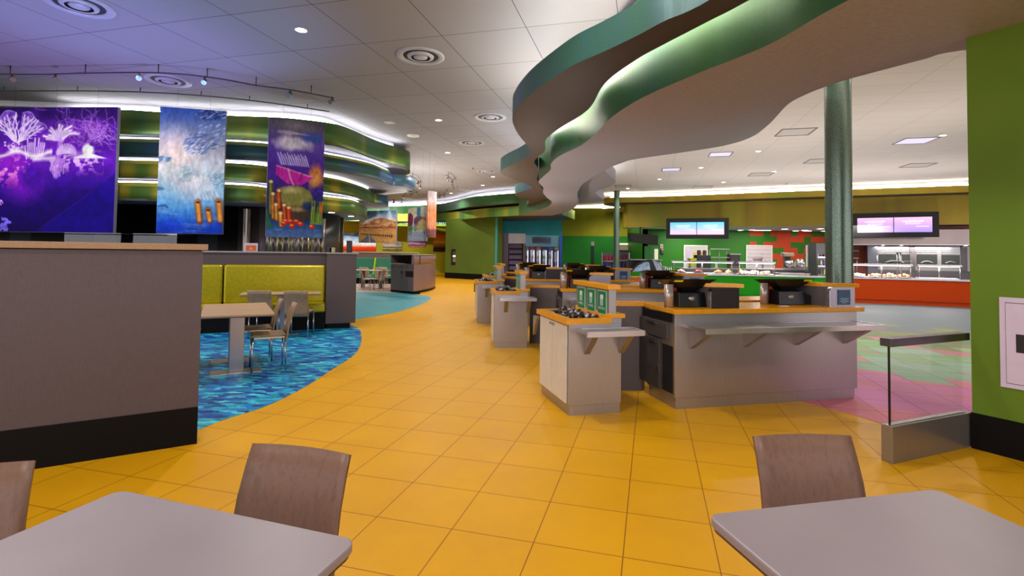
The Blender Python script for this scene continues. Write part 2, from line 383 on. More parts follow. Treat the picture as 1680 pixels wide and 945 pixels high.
ao = spline([(3.1, -3), (2.5, .6), (1.95, 2.6)]+Ao2, 8); ar = spline(Ar2+[(5.2, 4.3), (7.0, 3.4), (9, 3.0)], 8)
A_in = spline([(3.35, -3), (2.95, 0), (2.35, 2.4)]+Ai2, 6)
# upper slab: a ring round the lower one, a lit slot left between them on the walkway side
slot = [(x, y) for x, y in A_in]
ringL = ao+[(ar[0][0], ar[0][1])]+[]
last = [(Bl2[-1][0]+.3, Bl2[-1][1]-.2), (1.35, 18.0), (1.0, 16.2)]
m = MB()
m.prism(ao+last+A_in[::-1], ZA, ZA+.30, 0, 1)
m.prism(ar+[(9, 2.2), (4.0, 3.6), (3.0, 5.4), (2.4, 7), (2.1, 9), (1.8, 12), (1.75, 16), (1.8, 20)], ZA, ZA+.30, 2, 2)
o = m.build('wavy_soffit', [under_dark, fas_teal, under]); struct(o, 'upper wavy ceiling soffit with teal side face, ringed by cove light')
def offset(curve, d):
    P = [Vector(p) for p in curve]; out = []
    for i, p in enumerate(P):
        t_ = (P[min(i+1, len(P)-1)]-P[max(i-1, 0)]).normalized(); out.append((p.x-t_.y*d, p.y+t_.x*d))
    return out
def cove(name, curve, z, w, mat_, label, h=.03, group=None):
    m = MB(); m.ribbon(curve, z, z+h, w, 0, None, False); o = m.build(name, mat_); return tag(o, label, 'light strip', group)
cove('cove_light', offset(ao, -.25), ZA+.31, .05, led, 'white cove light strip hidden along the top of the teal soffit')
cove('cove_light', offset(ar, -.3), ZA+.31, .05, led, 'white cove light strip above the serving side edge of the soffit')
led_slot = emit('slot_light_strip', 'fff4e4', 55)
slot_c = offset(spline([(2.45, 2.2)]+Ai2[:9], 6), .03)
cove('cove_light', slot_c, ZA+.33, .05, led_slot, 'white cove light strip in the slot over the green soffit face')
# ---- walls
wall_green = None
def wallmat(name, c, rough=.6, n=.07):
    t = NT(name); a = tuple(int(c[i:i+2], 16)/255 for i in (0, 2, 4)); f = t.noise(t.pos(), 1.1, 3); g = t.noise(t.mapping(t.pos(), (70, 70, 70)), 3, 2)
    t.col(t.ramp(t.math('MULTIPLY_ADD', f, .8, t.math('MULTIPLY', g, .2)), [(.3, tuple(x*(1-n) for x in a)), (.7, tuple(min(1, x*(1+n)) for x in a))])); t.bump(g, .05, .002)
    return t.set(rough, 0, .3)
w_green = wallmat('leaf_green_wall', '5f7c1a'); w_olive = wallmat('olive_green_wall', '5a7429'); w_teal = wallmat('teal_wall', '3aa6b0')
w_ygreen = wallmat('yellow_green_wall', 'a09c14'); w_kgreen = wallmat('bright_green_wall', '25882a'); w_dteal = wallmat('deep_teal_wall', '2f7a66')
# right foreground wall
RA, RB = gp(1596, 735), gp(1680, 757)
dv = (Vector(RB)-Vector(RA)).normalized(); RC = tuple(Vector(RA)+dv*5)
zr = ZB
m = MB().slab(RA, RC, .45, .0, zr, 0); struct(m.build('wall_right', w_green), 'leaf green wall at the right edge beside the glass rail')
m = MB().slab(tuple(Vector(RA)-Vector((dv.y*-1, dv.x))*.008-dv*.006), tuple(Vector(RC)-Vector((dv.y*-1, dv.x))*.008), .47, 0, .262, 0)
struct(m.build('baseboard_right', blacksat), 'tall black base along the leaf green wall')
# back walls
struct(MB().box(-16, 40, 42, 42.2, 0, CZ).build('wall_back', w_ygreen))
struct(MB().box(-16, -15.8, 6, 42, 0, CZ).build('wall_left', w_ygreen))
struct(MB().box(38, 38.2, 3, 42, 0, CZ).build('wall_east', w_green))
G0, G1 = gp(730, 456), gp(798, 460); gd = (Vector(G1)-Vector(G0))
G2 = wh(815, 456, G0, G1)[:2]
m = MB().slab(G0, G2, .4, .0, 3.2, 0); struct(m.build('wall_far', w_olive), 'olive green wall block at the end of the walkway')
m = MB().slab(tuple(Vector(G0)+Vector((-.01, -.03))), tuple(Vector(G2)+Vector((0, -.03))), .3, 0, .3, 0); struct(m.build('baseboard_far', blacksat))
T0 = (G2[0], 28.5); T1 = dp(922, 400, 31.5)[:2]
m = MB().slab(T0, T1, .3, 0, 4.2, 0); struct(m.build('wall_teal', w_teal), 'teal wall above the drink coolers')
m = MB().slab((G2[0], G2[1]), T0, .1, 0, 3.2, 0); struct(m.build('wall_teal', w_teal))
Y0 = T1; Y1 = dp(1066, 400, 31)[:2]
m = MB().slab(Y0, Y1, .3, 2.5, 4.2, 0); m.slab(Y0, Y1, .3, 0, 2.5, 1); struct(m.build('wall_cooler_side', [w_ygreen, w_kgreen]), 'yellow over green wall beyond the registers')
def kitchen():
    t = NT('kitchen_mosaic_wall'); sep = t.node('ShaderNodeSeparateXYZ'); t.link(t.pos(), sep.inputs[0])
    cmb = t.node('ShaderNodeCombineXYZ'); t.link(t.math('FLOOR', t.math('DIVIDE', sep.outputs[0], .36)), cmb.inputs[0]); t.link(t.math('FLOOR', t.math('DIVIDE', sep.outputs[2], .31)), cmb.inputs[1])
    wn = t.node('ShaderNodeTexWhiteNoise'); wn.noise_dimensions = '2D'; t.link(cmb.outputs[0], wn.inputs['Vector'])
    inz = t.math('MULTIPLY', t.math('GREATER_THAN', sep.outputs[0], 12.6), t.math('GREATER_THAN', wn.outputs[0], .5))
    t.col(t.mix(inz, '286a16', 'b03c18')); return t.set(.5, 0, .25)
m = MB().slab(Y1, (28, 27), .3, 0, 4.2, 0) if False else MB().slab((7.0, 27.2), (30, 27.2), .3, 0, 3.2, 0)
m.slab((7.0, 31.2), (7.0, 27.2), .2, 0, 3.2, 0)
struct(m.build('wall_kitchen', kitchen()), 'green kitchen back wall with scattered orange squares')
# columns
def column(px, ytop, Y, r, label):
    x, _, _ = dp(px, ytop, Y); n = 28
    t_ = thing('column', label, 'column', (x, Y, 0))
    MB().lathe([(r, 0), (r, CZ-.01)], n).build('shaft', colm, t_); MB().lathe([(r, 0), (r+.012, 0), (r+.012, .1), (r, .1)], n).build('base_ring', steel, t_)
    return t_
t = NT('pearl_green_column'); n = t.noise(t.pos(), 70, 3); t.col(t.ramp(n, [(.3, '5c6e60'), (.7, '869c8a')])); t.bump(n, .12, .004); colm = t.set(.26, .6)
column(1375.5, 300, 6.9, .16, 'thick pearly green round column behind the registers')
column(1011.5, 400, 24.5, .14, 'slender far round column before the coolers')
# ================================================================== LEFT SIDE
# ---- tiered wavy fascias over the show kitchen (one stacked bulkhead)
T = [
 (4.22, 3.72, [(-8.03, 10.37), (-7.3, 10.51), (-6.2, 10.7), (-5.2, 10.8), (-4.72, 10.9), (-4.12, 11.2), (-3.88, 11.5), (-3.72, 12.0), (-3.57, 12.7), (-3.4, 13.25), (-3.2, 13.67), (-2.97, 14.14)], [(-2.95, 14.6), (-3.3, 15.6), (-5, 17.2), (-8, 18.6), (-12, 19.2)]),
 (3.53, 3.22, [(-7.72, 10.22), (-5.47, 10.4), (-4.6, 10.9), (-4.24, 11.55), (-3.85, 12.1), (-3.5, 12.8), (-3.36, 13.5), (-3.28, 14.1)], [(-2.9, 14.5), (-3.1, 15.6), (-5, 17.0), (-8, 18.2), (-12, 18.8)]),
 (3.07, 2.78, [(-7.67, 10.1), (-5.46, 10.35), (-4.8, 11.2), (-4.42, 12.0), (-4.14, 12.67), (-3.99, 13.86), (-4.0, 14.8)], [(-3.75, 15.4), (-4.2, 16.4), (-6, 17.2), (-9, 18.0), (-12, 18.4)]),
 (2.61, 2.33, [(-7.53, 10.0), (-5.4, 10.15), (-4.9, 11.0), (-4.55, 11.9), (-4.25, 12.4), (-3.98, 12.9), (-4.0, 13.9)], [(-4.3, 15.0), (-5.3, 15.8), (-8, 16.6), (-12, 17.0)]),
]
bulk = thing('tiered_bulkhead', 'stack of four wavy green and teal fascia tiers with glowing gaps over the show kitchen', None, (-7, 12, 2.3), kind='structure')
inv = Matrix.Translation((7, -12, -2.3))
def ch(mb, name, mats, parent, M_=inv, **k):
    bmesh.ops.transform(mb.b, matrix=M_, verts=mb.b.verts[:]); return mb.build(name, mats, parent, loc=(0, 0, 0) if False else None, **k)
fas_lo = fascia('green_yellow_fascia', [(0, '1e5a4a'), (.3, '2f6a20'), (.5, '5a7a18'), (.62, 'b0a010'), (.7, '4a7a20'), (.85, '25604a'), (1, '2a5a80')], .55, .4, 2)
recess = fascia('lit_green_lip', [(0, '7fb08a'), (.3, '8fb060'), (.5, 'a8b040'), (.62, 'd0c030'), (.8, '8fb468'), (1, '78a898')], .55, .5, 2)  # fascia tones lightened: strip light on the lips painted into their colour
for k, (zt, zb, fr, bk) in enumerate(T):
    f = spline([(-12.5, fr[0][1]-.35), (-10, fr[0][1]-.12)]+fr, 6); b = spline([fr[-1]]+bk, 5)[1:]
    poly = f+b
    # deck underneath and curved fascia board
    o = ch(MB().prism(poly, zb, zb+.04, 0), 'soffit_deck', under if k else under, bulk)
    o = ch(MB().ribbon(poly, zb-.001, zt, .05, 0), 'fascia', fas_t1 if k == 0 else fas_lo if k != 1 else fas_teal, bulk)
    if k < 4:
        rh = .012 if k == 0 else .085
        o = ch(MB().ribbon(offset(f, .10), zt-.05, zt+rh, .05, 0), 'lip', recess, bulk)
        cv = offset(f[8:], .17)
        o = ch(MB().ribbon(cv, zt+rh, zt+rh+.04, .04, 0), 'light_strip', led_s if k == 0 else led, bulk); o['label'] = 'white cove light strip'
f = spline([(-12.5, 10.0), (-10, 10.25)]+T[0][2], 6)
ch(MB().ribbon(offset(f, .42), 4.2, CZ-.002, .05, 0), 'cove_back', mat('cove_white', 'e8e6ea', .7), bulk)
# dark recessed walls between the tiers
core = spline([(-12.5, 10.9), (-8, 11.2), (-5.6, 11.5), (-5.0, 12.3), (-4.6, 13.2), (-4.6, 14.4), (-5.6, 15.6), (-8, 16.6), (-12.5, 17)], 6)
o = ch(MB().ribbon(core, 2.34, CZ-.005, .1, 0), 'recess_wall', fas_lo, bulk)
for q in [(544, 349), (576, 355), (558, 360)]:
    x, y = gp(*q, 2.325); o = ch(MB().lathe([(.07, 0), (.07, -.006), (0, -.008)], 16, (x, y, 2.329)), 'downlight', emit('lamp_face', 'fff4e2', 12), bulk)
# ---- show kitchen body below
core2 = spline([(-12.5, 10.6), (-8, 10.9), (-5.4, 11.1), (-4.85, 11.8), (-4.6, 12.8), (-4.7, 14.0), (-5.6, 15.0), (-12, 16.2)], 6)
t = NT('dark_panel_cladding'); sep = t.node('ShaderNodeSeparateXYZ'); t.link(t.pos(), sep.inputs[0])
wn = t.node('ShaderNodeTexWhiteNoise'); wn.noise_dimensions = '1D'; t.link(t.math('FLOOR', t.math('DIVIDE', sep.outputs[0], .42)), wn.inputs['W'])
t.col(t.ramp(wn.outputs[0], [(0, '17110f'), (.35, '4a3f3c'), (.6, '2c3234'), (.8, '6a5d5a'), (.92, '3a3c42')], 'CONSTANT')); clad = t.set(.3, .4)
struct(MB().ribbon(core2, 0, 2.34, .1).build('wall_show_kitchen', clad), 'dark panelled kitchen wall under the wavy tiers')
x, y, _ = dp(404, 380, 10.75)
MB().lathe([(.075, 0), (.075, .9*2.5)], 24, (0, 0, 0)).build('post', brushed('warm_steel', '9a8f86', .3), None, loc=(x, y, 0)); tag(COL.objects['post'], 'round steel post under the wavy tiers between the blue and coral pictures', 'post'); COL.objects['post'].name = 'steel_post'
A, B = dp(436, 400, 10.95)[:2], dp(533, 400, 11.3)[:2]
t = NT('rippled_steel'); sp = t.node('ShaderNodeTexWave'); sp.wave_type = 'BANDS'; sp.bands_direction = 'X'; t.link(t.pos(True), sp.inputs[0]); sp.inputs['Scale'].default_value = 1.6; sp.inputs['Distortion'].default_value = 0; sp.inputs['Detail'].default_value = 2
t.col(t.ramp(sp.outputs[1], [(.1, '7a6a5e'), (.35, 'a89880'), (.5, '9c90c4'), (.7, 'cfc4b0'), (.9, '7d8040')])); ripple = t.set(.28, .7)
n = 30; crv = [(A[0]+(B[0]-A[0])*i/n, A[1]+(B[1]-A[1])*i/n+.03*math.sin(i*1.9)) for i in range(n+1)]
tag(MB().ribbon(crv, 1.0, 2.1, .02).build('steel_curtain', ripple), 'rippled shiny steel panel under the coral picture', 'panel')
# glass display cases glimpsed over the front partition
def display(px0, px1, Y, label, glow):
    a, b = dp(px0, 395, Y), dp(px1, 395, Y); w_ = b[0]-a[0]
    d = thing('display_case', label, 'display case', ((a[0]+b[0])/2, Y+.25, 0), group='glass cases on the show kitchen counter')
    MB().box(-w_/2, w_/2, -.25, .25, .0, 1.42).build('cabinet', steel_dark, d)
    MB().box(-w_/2, w_/2, -.25, -.24, 1.42, 1.68).build('glass', glass, d)
    MB().box(-w_/2, w_/2, -.25, .25, 1.68, 1.695).build('top', steel_bright, d)
    for i in range(5):
        x_ = -w_/2+.08+i*(w_-.16)/4; MB().tube([(x_-.04, .05, 1.43), (x_-.02, .05, 1.52), (x_+.03, .05, 1.5), (x_+.05, .05, 1.43)], .006, 6).build('rack_wire', chrome, d)
    return d
t = NT('clear_glass'); t.n.remove(t.b); g = t.node('ShaderNodeBsdfGlass'); g.inputs['Roughness'].default_value = 0; g.inputs['IOR'].default_value = 1.05; tr = t.node('ShaderNodeBsdfTransparent'); gl = t.node('ShaderNodeBsdfGlossy'); gl.inputs['Roughness'].default_value = .03
mx = t.node('ShaderNodeMixShader'); fr = t.node('ShaderNodeLayerWeight'); t.link(t.math('MULTIPLY_ADD', t.math('POWER', fr.outputs[1], 4), .5, .05), mx.inputs[0]); t.link(tr.outputs[0], mx.inputs[1]); t.link(gl.outputs[0], mx.inputs[2]); t.link(mx.outputs[0], t.n['Material Output'].inputs[0]); glass = t.m; t.n.remove(g)
display(105, 198, 10.2, 'low glass case with a bright rim below the purple coral picture', 1)
display(218, 290, 10.25, 'low glass case with wire rack between the purple and blue pictures', 1)
# ---- front partition
PA, PB = gp(55, 770), gp(323, 728); pd = (Vector(PB)-Vector(PA)).normalized(); pn = Vector((-pd.y, pd.x))
P0 = Vector(PA)-pd*2.4; P1_ = Vector(PB)
pt = thing('partition', 'tall brown front partition with tan wooden cap and black base', 'partition', (*((P0+P1_)/2), 0), math.atan2(pd.y, pd.x))
L = (P1_-P0).length
MB().box(-L/2, L/2, .01, .16, .262, 1.385).build('panel', brown_lam, pt)
MB().box(-L/2, L/2, 0, .17, 0, .262).build('base', blacksat, pt)
MB().box(-L/2-.01, L/2+.03, -.02, .2, 1.392, 1.435).build('cap', tan_lam, pt, bevel=.003)
MB().box(-L/2, L/2-.01, .015, .155, 1.385, 1.392).build('shadow_gap', blacksat, pt)
# ---- booth: low partition, end block, bench
bd = Vector((.935, .355)); bn = Vector((-.355, .935)); bend = Vector((-3.29, 9.22)); ba = math.atan2(.355, .935)
bt = thing('booth_partition', 'low brown partition with pale cap and end block behind the green bench', 'partition', (*bend, 0), ba)
MB().box(-4.2, 0, .62, .78, .0, 1.345).build('panel', brown_lam, bt)
MB().box(-.02, .49, -.02, .78, .10, 1.345).build('end_block', brown_lam, bt)
MB().box(.0, .40, .03, .72, 0, .10).build('base', blacksat, bt)
MB().box(-4.2, .52, .58, .82, 1.345, 1.37).build('cap', mat('grey_cap', '9a918c', .4), bt)
MB().box(-.04, .52, -.04, .6, 1.345, 1.37).build('cap', mat('grey_cap', ''), bt)
vinyl = NT('green_vinyl'); n = vinyl.noise(vinyl.pos(), 25, 3); vinyl.col(vinyl.ramp(n, [(.3, 'a49600'), (.7, 'b8aa08')])); vinyl.bump(n, .12, .004); vinyl = vinyl.set(.27, .35)
be = thing('booth_bench', 'long yellow green vinyl bench with black base against the low partition', 'bench', (*bend, 0), ba)
MB().box(-4.2, -.03, .02, .6, 0, .30).build('base', blacksat, be)
for i, (a, b) in enumerate([(-4.15, -1.73), (-1.71, -.03)]):
    MB().box(a, b, -.03, .48, .30, .46).build('seat_cushion', vinyl, be, bevel=.03)
    MB().box(a, b, .44, .60, .44, 1.13).build('back_cushion', vinyl, be, bevel=.035)
# ---- chairs
t = NT('walnut_ply'); v = t.mapping(t.pos(True), (7, 7, 1.1)); nn = t.noise(v, 4.5, 5, .6, .8); n2 = t.noise(t.mapping(t.pos(True), (120, 120, 9)), 2, 2)
t.col(t.ramp(t.math('MULTIPLY_ADD', nn, .75, t.math('MULTIPLY', n2, .25)), [(.3, '644a3e'), (.5, '7a5c4c'), (.62, '705246'), (.78, '937260')])); ply = t.set(.45, 0, .4)
t = NT('light_ply'); v = t.mapping(t.pos(True), (7, 7, 1.1)); nn = t.noise(v, 4.5, 5, .6, .8)
t.col(t.ramp(nn, [(.3, '8a6c52'), (.7, 'aa8a6a')])); ply_l = t.set(.45, 0, .4)
def make_chair(label, wood, group=None):
    c = thing('dining_chair', label, 'chair', group=group)
    W, D, SH, BH = .375, .38, .415, .765
    m = MB(); NN = 10
    def sheet(path, t_, wfun):
        rows = []
        for p in path:
            row = []
            for sgn in (0, 1):
                for i in range(NN+1):
                    u = -1+2*i/NN; w_, cv = wfun(p)
                    nx = p[2], p[3]
                    row.append(m.b.verts.new((u*w_/2, p[0]+cv*(u*u)+nx[0]*sgn*t_, p[1]+nx[1]*sgn*t_)))
            rows.append(row)
        for a, b in zip(rows, rows[1:]):
            for i in range(NN):
                f = m.b.faces.new((a[i], a[i+1], b[i+1], b[i])); f.smooth = True
                f = m.b.faces.new((a[NN+1+i+1], a[NN+1+i], b[NN+1+i], b[NN+1+i+1])); f.smooth = True
            m.b.faces.new((a[0], b[0], b[NN+1], a[NN+1])); m.b.faces.new((a[NN], a[2*NN+1], b[2*NN+1], b[NN]))
        for r_ in (rows[0], rows[-1]):
            for i in range(NN): m.b.faces.new((r_[i], r_[i+1], r_[NN+2+i], r_[NN+1+i]))
    # seat
    sheet([(-D/2, SH-.012, 0, 1), (-D/2+.03, SH-.004, 0, 1), (0, SH-.008, 0, 1), (D/2-.02, SH-.002, 0, 1)], .012, lambda p: (W, 0))
    m.build('seat', wood, c)
    m = MB()
    def bw(p): k = (p[1]-.34)/(BH-.34); return (W*(1.0-.05*k), -.022)
    pth = [(D/2+.005, .345), (D/2+.012, .42), (D/2+.03, .52), (D/2+.052, .62), (D/2+.08, .70), (D/2+.108, BH)]
    P_ = []
    for i, (y, z) in enumerate(pth):
        a, b = pth[max(0, i-1)], pth[min(len(pth)-1, i+1)]; dy, dz = b[0]-a[0], b[1]-a[1]; l_ = math.hypot(dy, dz); P_.append((y, z, dz/l_, -dy/l_))
    sheet(P_, .012, bw); m.build('backrest', wood, c)
    for sx in (-1, 1):
        for sy in (-1, 1):
            MB().tube([(sx*(W/2-.015), sy*(D/2-.02), SH-.014), (sx*(W/2-.01), sy*(D/2-.012), 0)], .011, 8).build('leg', chrome, c)
    m = MB()
    for sx in (-1, 1): m.bar((sx*(W/2-.02), -D/2+.02, SH-.025), (sx*(W/2-.02), D/2-.02, SH-.025), .018, .02)
    for sy in (-1, 1): m.bar((-W/2+.02, sy*(D/2-.03), SH-.025), (W/2-.02, sy*(D/2-.03), SH-.025), .018, .02)
    m.build('seat_frame', chrome, c)
    return c
def by_back(cx, cy, rot): return (cx+.3*math.sin(rot), cy-.3*math.cos(rot))
ch1 = make_chair('dark walnut chair behind the front right table', ply); ch1.location = (*by_back(1.04, 1.87, .05), 0); ch1.rotation_euler[2] = .05
r = -.24; ch2 = dup(ch1, None, by_back(-.665, 1.69, r), r, 'dark walnut chair behind the front left table, beside the yellow aisle')
r = .42; dup(ch1, None, by_back(-1.585, 1.50, r), r, 'dark walnut chair cut off by the picture edge, next to the tall brown partition')
# ---- tables
def make_table(name, label, w_, d_, wood, feet=True, round_=.035, thick=.025, TH=.69):
    t_ = thing(name, label, 'table')
    m = MB(); pts = []
    for cx, cy, a0 in ((w_/2-round_, d_/2-round_, 0), (-w_/2+round_, d_/2-round_, PI/2), (-w_/2+round_, -d_/2+round_, PI), (w_/2-round_, -d_/2+round_, 1.5*PI)):
        for k in range(5): a = a0+k*PI/8; pts.append((cx+round_*math.cos(a), cy+round_*math.sin(a)))
    m.prism(pts, TH-thick, TH); m.build('tabletop', wood, t_, bevel=.006)
    ins = [(x*.985, y*.985) for x, y in pts]
    MB().prism(ins, TH-thick-.008, TH-thick).build('edge_band', mat('dark_edge', '4a3f42', .5), t_)
    MB().box(-.075, .075, -.02, .02, .012, TH-.04).build('post', brushed('post_steel', 'a39b9c', .3), t_, bevel=.004)
    MB().box(-.26, .26, -.12, .12, 0, .014).build('foot_plate', steel, t_, bevel=.004)
    MB().box(-.2, .2, -.12, .12, TH-.04, TH-thick-.008).build('bracket', steel_dark, t_)
    return t_
def quad_table(label, A, B, C, round_=.035):
    "A near/left corner, B far corner, C: along; A-B one side, B-C the adjoining side"
    A, B, C = Vector(A), Vector(B), Vector(C)
    ex = (C-B); w_ = ex.length; ex.normalize(); ey = Vector((-ex.y, ex.x)); d_ = .68
    ctr = B+ex*w_/2-ey*d_/2
    t_ = make_table('dining_table', label, w_, d_, table_lam, round_=round_); t_.location = (*ctr, 0); t_.rotation_euler[2] = math.atan2(ex.y, ex.x); return t_
quad_table('grey laminate table with rounded corners at the bottom left, before two walnut chairs', None or (0, 0), gp(197, 802, .69), gp(588, 884, .69))
quad_table('grey laminate table with rounded corners at the bottom right', (0, 0), gp(1158, 843, .69), gp(1536, 801, .69))
ts = Vector((.87, .49)); tt = Vector((-.49, .87)); C0 = Vector((-2.62, 5.74)); ta = math.atan2(.49, .87)
wood_top = NT('pale_wood_top'); v = wood_top.mapping(wood_top.pos(True), (2, 30, 10)); n = wood_top.noise(v, 3, 4); wood_top.col(wood_top.ramp(n, [(.3, 'a8886a'), (.7, 'c0a080')])); wood_top = wood_top.set(.35, 0, .4)
for k, lab in ((.40, 'square wooden table on steel post, nearer of the pushed-together pair on blue floor'), (1.08, 'square wooden table, farther of the pushed-together pair on blue floor')):
    c = C0-ts*.36+tt*k; q = make_table('dining_table', lab, .72, .675, wood_top, round_=.015); q.location = (*c, 0); q.rotation_euler[2] = ta
wc = make_chair('wooden chair with chrome legs pulled to the nearer end of the paired tables, aisle side', mat_ply := ply_l)
def seat_at(px, py, rot, off=(0, 0)): x, y = gp(px, py); return (x+off[0], y+off[1])
# aisle side chairs face the table (towards -ts); local front is -Y
ra = math.atan2(ts.x*-1, ts.y)*1.0
rotA = ta-PI/2+PI  # local -Y -> -ts
rotA = math.atan2(-ts.x, ts.y) if False else (ta+PI/2+PI)
def face(dirv): return math.atan2(dirv[0], -dirv[1])  # rotation that turns local -Y to dirv
aisle = Vector((-2.86, 6.10))
wc.location = (*aisle, 0); wc.rotation_euler[2] = face(-ts)
dup(wc, None, tuple(aisle+tt*.60-ts*.10), face(-ts), 'wooden chair with chrome legs at the farther of the paired tables, aisle side')
dup(wc, None, tuple(C0-ts*.93+tt*.42), face(ts), 'wooden chair half hidden by the tall partition, nearer one')
dup(wc, None, tuple(C0-ts*.93+tt*1.08), face(ts), 'wooden chair half hidden by the tall partition, farther one')
bt2 = make_table('dining_table', 'long wooden table along the green bench', 1.22, .5, wood_top, round_=.015)
tc = bend+bd*(-.72)+bn*(-.36); bt2.location = (*tc, 0); bt2.rotation_euler[2] = ba
for px, lab in ((433, 'wooden chair seen from behind at the left half of the long bench table'), (491, 'wooden chair seen from behind at the right end of the long bench table')):
    x, y = gp(px, 552); dup(wc, None, (x, y), PI+ba*.35, lab)
# small things on the low partition
def holder(px, py, lab):
    x, y = wh(px, py, tuple(bend+bn*.7), tuple(bend+bn*.7+bd))[:2]
    h = thing('sign_holder', lab, 'sign holder', (x, y, 1.37), ba)
    MB().box(-.11, .11, -.03, .03, 0, .15).build('clear_block', mat('frosted_acrylic', 'b9b3c4', .3), h)
    MB().box(-.085, .085, -.034, -.03, .01, .11).build('card', mat('orange_card', 'c05a22', .5), h)
    text_mb(MB(), 'A', .07, (0, -.0345, .03)).build('letter', mat('card_ink', 'e8c0a0', .5), h)
holder(412, 408, 'small acrylic holder with an orange card on the low partition cap')
# ================================================================== PICTURES (painted by function, one colour per mesh vertex)
rng = np.random.default_rng(5)
def fbm(h, w, s0=4, o=5, sx=1., sy=1., seed=0):
    g = np.random.default_rng(seed); out = np.zeros((h, w)); amp = 1; tot = 0
    for k in range(o):
        ny, nx = max(2, int(s0*sy*2**k)), max(2, int(s0*sx*2**k)); a = g.random((ny+1, nx+1))
        yy = np.linspace(0, ny-1e-6, h); xx = np.linspace(0, nx-1e-6, w); y0 = yy.astype(int); x0 = xx.astype(int)
        fy = (yy-y0)[:, None]; fx = (xx-x0)[None, :]; fy = fy*fy*(3-2*fy); fx = fx*fx*(3-2*fx)
        v = a[y0][:, x0]*(1-fy)*(1-fx)+a[y0+1][:, x0]*fy*(1-fx)+a[y0][:, x0+1]*(1-fy)*fx+a[y0+1][:, x0+1]*fy*fx
        out += v*amp; tot += amp; amp *= .55
    return out/tot
class Cv:
    "canvas; v runs downward from 0 (top) to 1, u across 0..1"
    def __init__(s, w, h, asp): s.w, s.h, s.asp = w, h, asp; s.a = np.zeros((h, w, 3)); s.v, s.u = np.meshgrid(np.linspace(0, 1, h), np.linspace(0, 1, w), indexing='ij')
    def grad(s, stops):
        ps = [p for p, _ in stops]; cs = np.array([[int(c[i:i+2], 16)/255 for i in (0, 2, 4)] for _, c in stops])
        for k in range(3): s.a[..., k] = np.interp(s.v[:, :], ps, cs[:, k])
        return s
    def C(s, c): return np.array([int(c[i:i+2], 16)/255 for i in (0, 2, 4)])
    def put(s, mask, c):
        m = np.clip(mask, 0, 1)[..., None]; s.a = s.a*(1-m)+s.C(c)*m; return s
    def blob(s, u, v, ru, rv, c, k=1, soft=.5, wob=0, seed=1):
        d = np.sqrt(((s.u-u)/ru)**2+((s.v-v)/rv)**2)
        if wob: d = d+wob*(fbm(s.h, s.w, 8, 4, seed=seed)-.5)*2
        return s.put(k*np.clip((1-d)/soft, 0, 1), c)
    def line(s, pts, wd, c, k=1):
        for (u0, v0), (u1, v1) in zip(pts, pts[1:]):
            du, dv = (u1-u0)*s.asp, v1-v0; L2 = du*du+dv*dv+1e-9
            t = np.clip((((s.u-u0)*s.asp)*du+(s.v-v0)*dv)/L2, 0, 1); d = np.hypot((s.u-u0)*s.asp-t*du, s.v-v0-t*dv)
            s.put(k*np.clip(1.4-d/wd, 0, 1), c)
        return s
    def below(s, f, c, soft=.01, k=1): return s.put(k*np.clip((s.v-f)/soft, 0, 1), c)
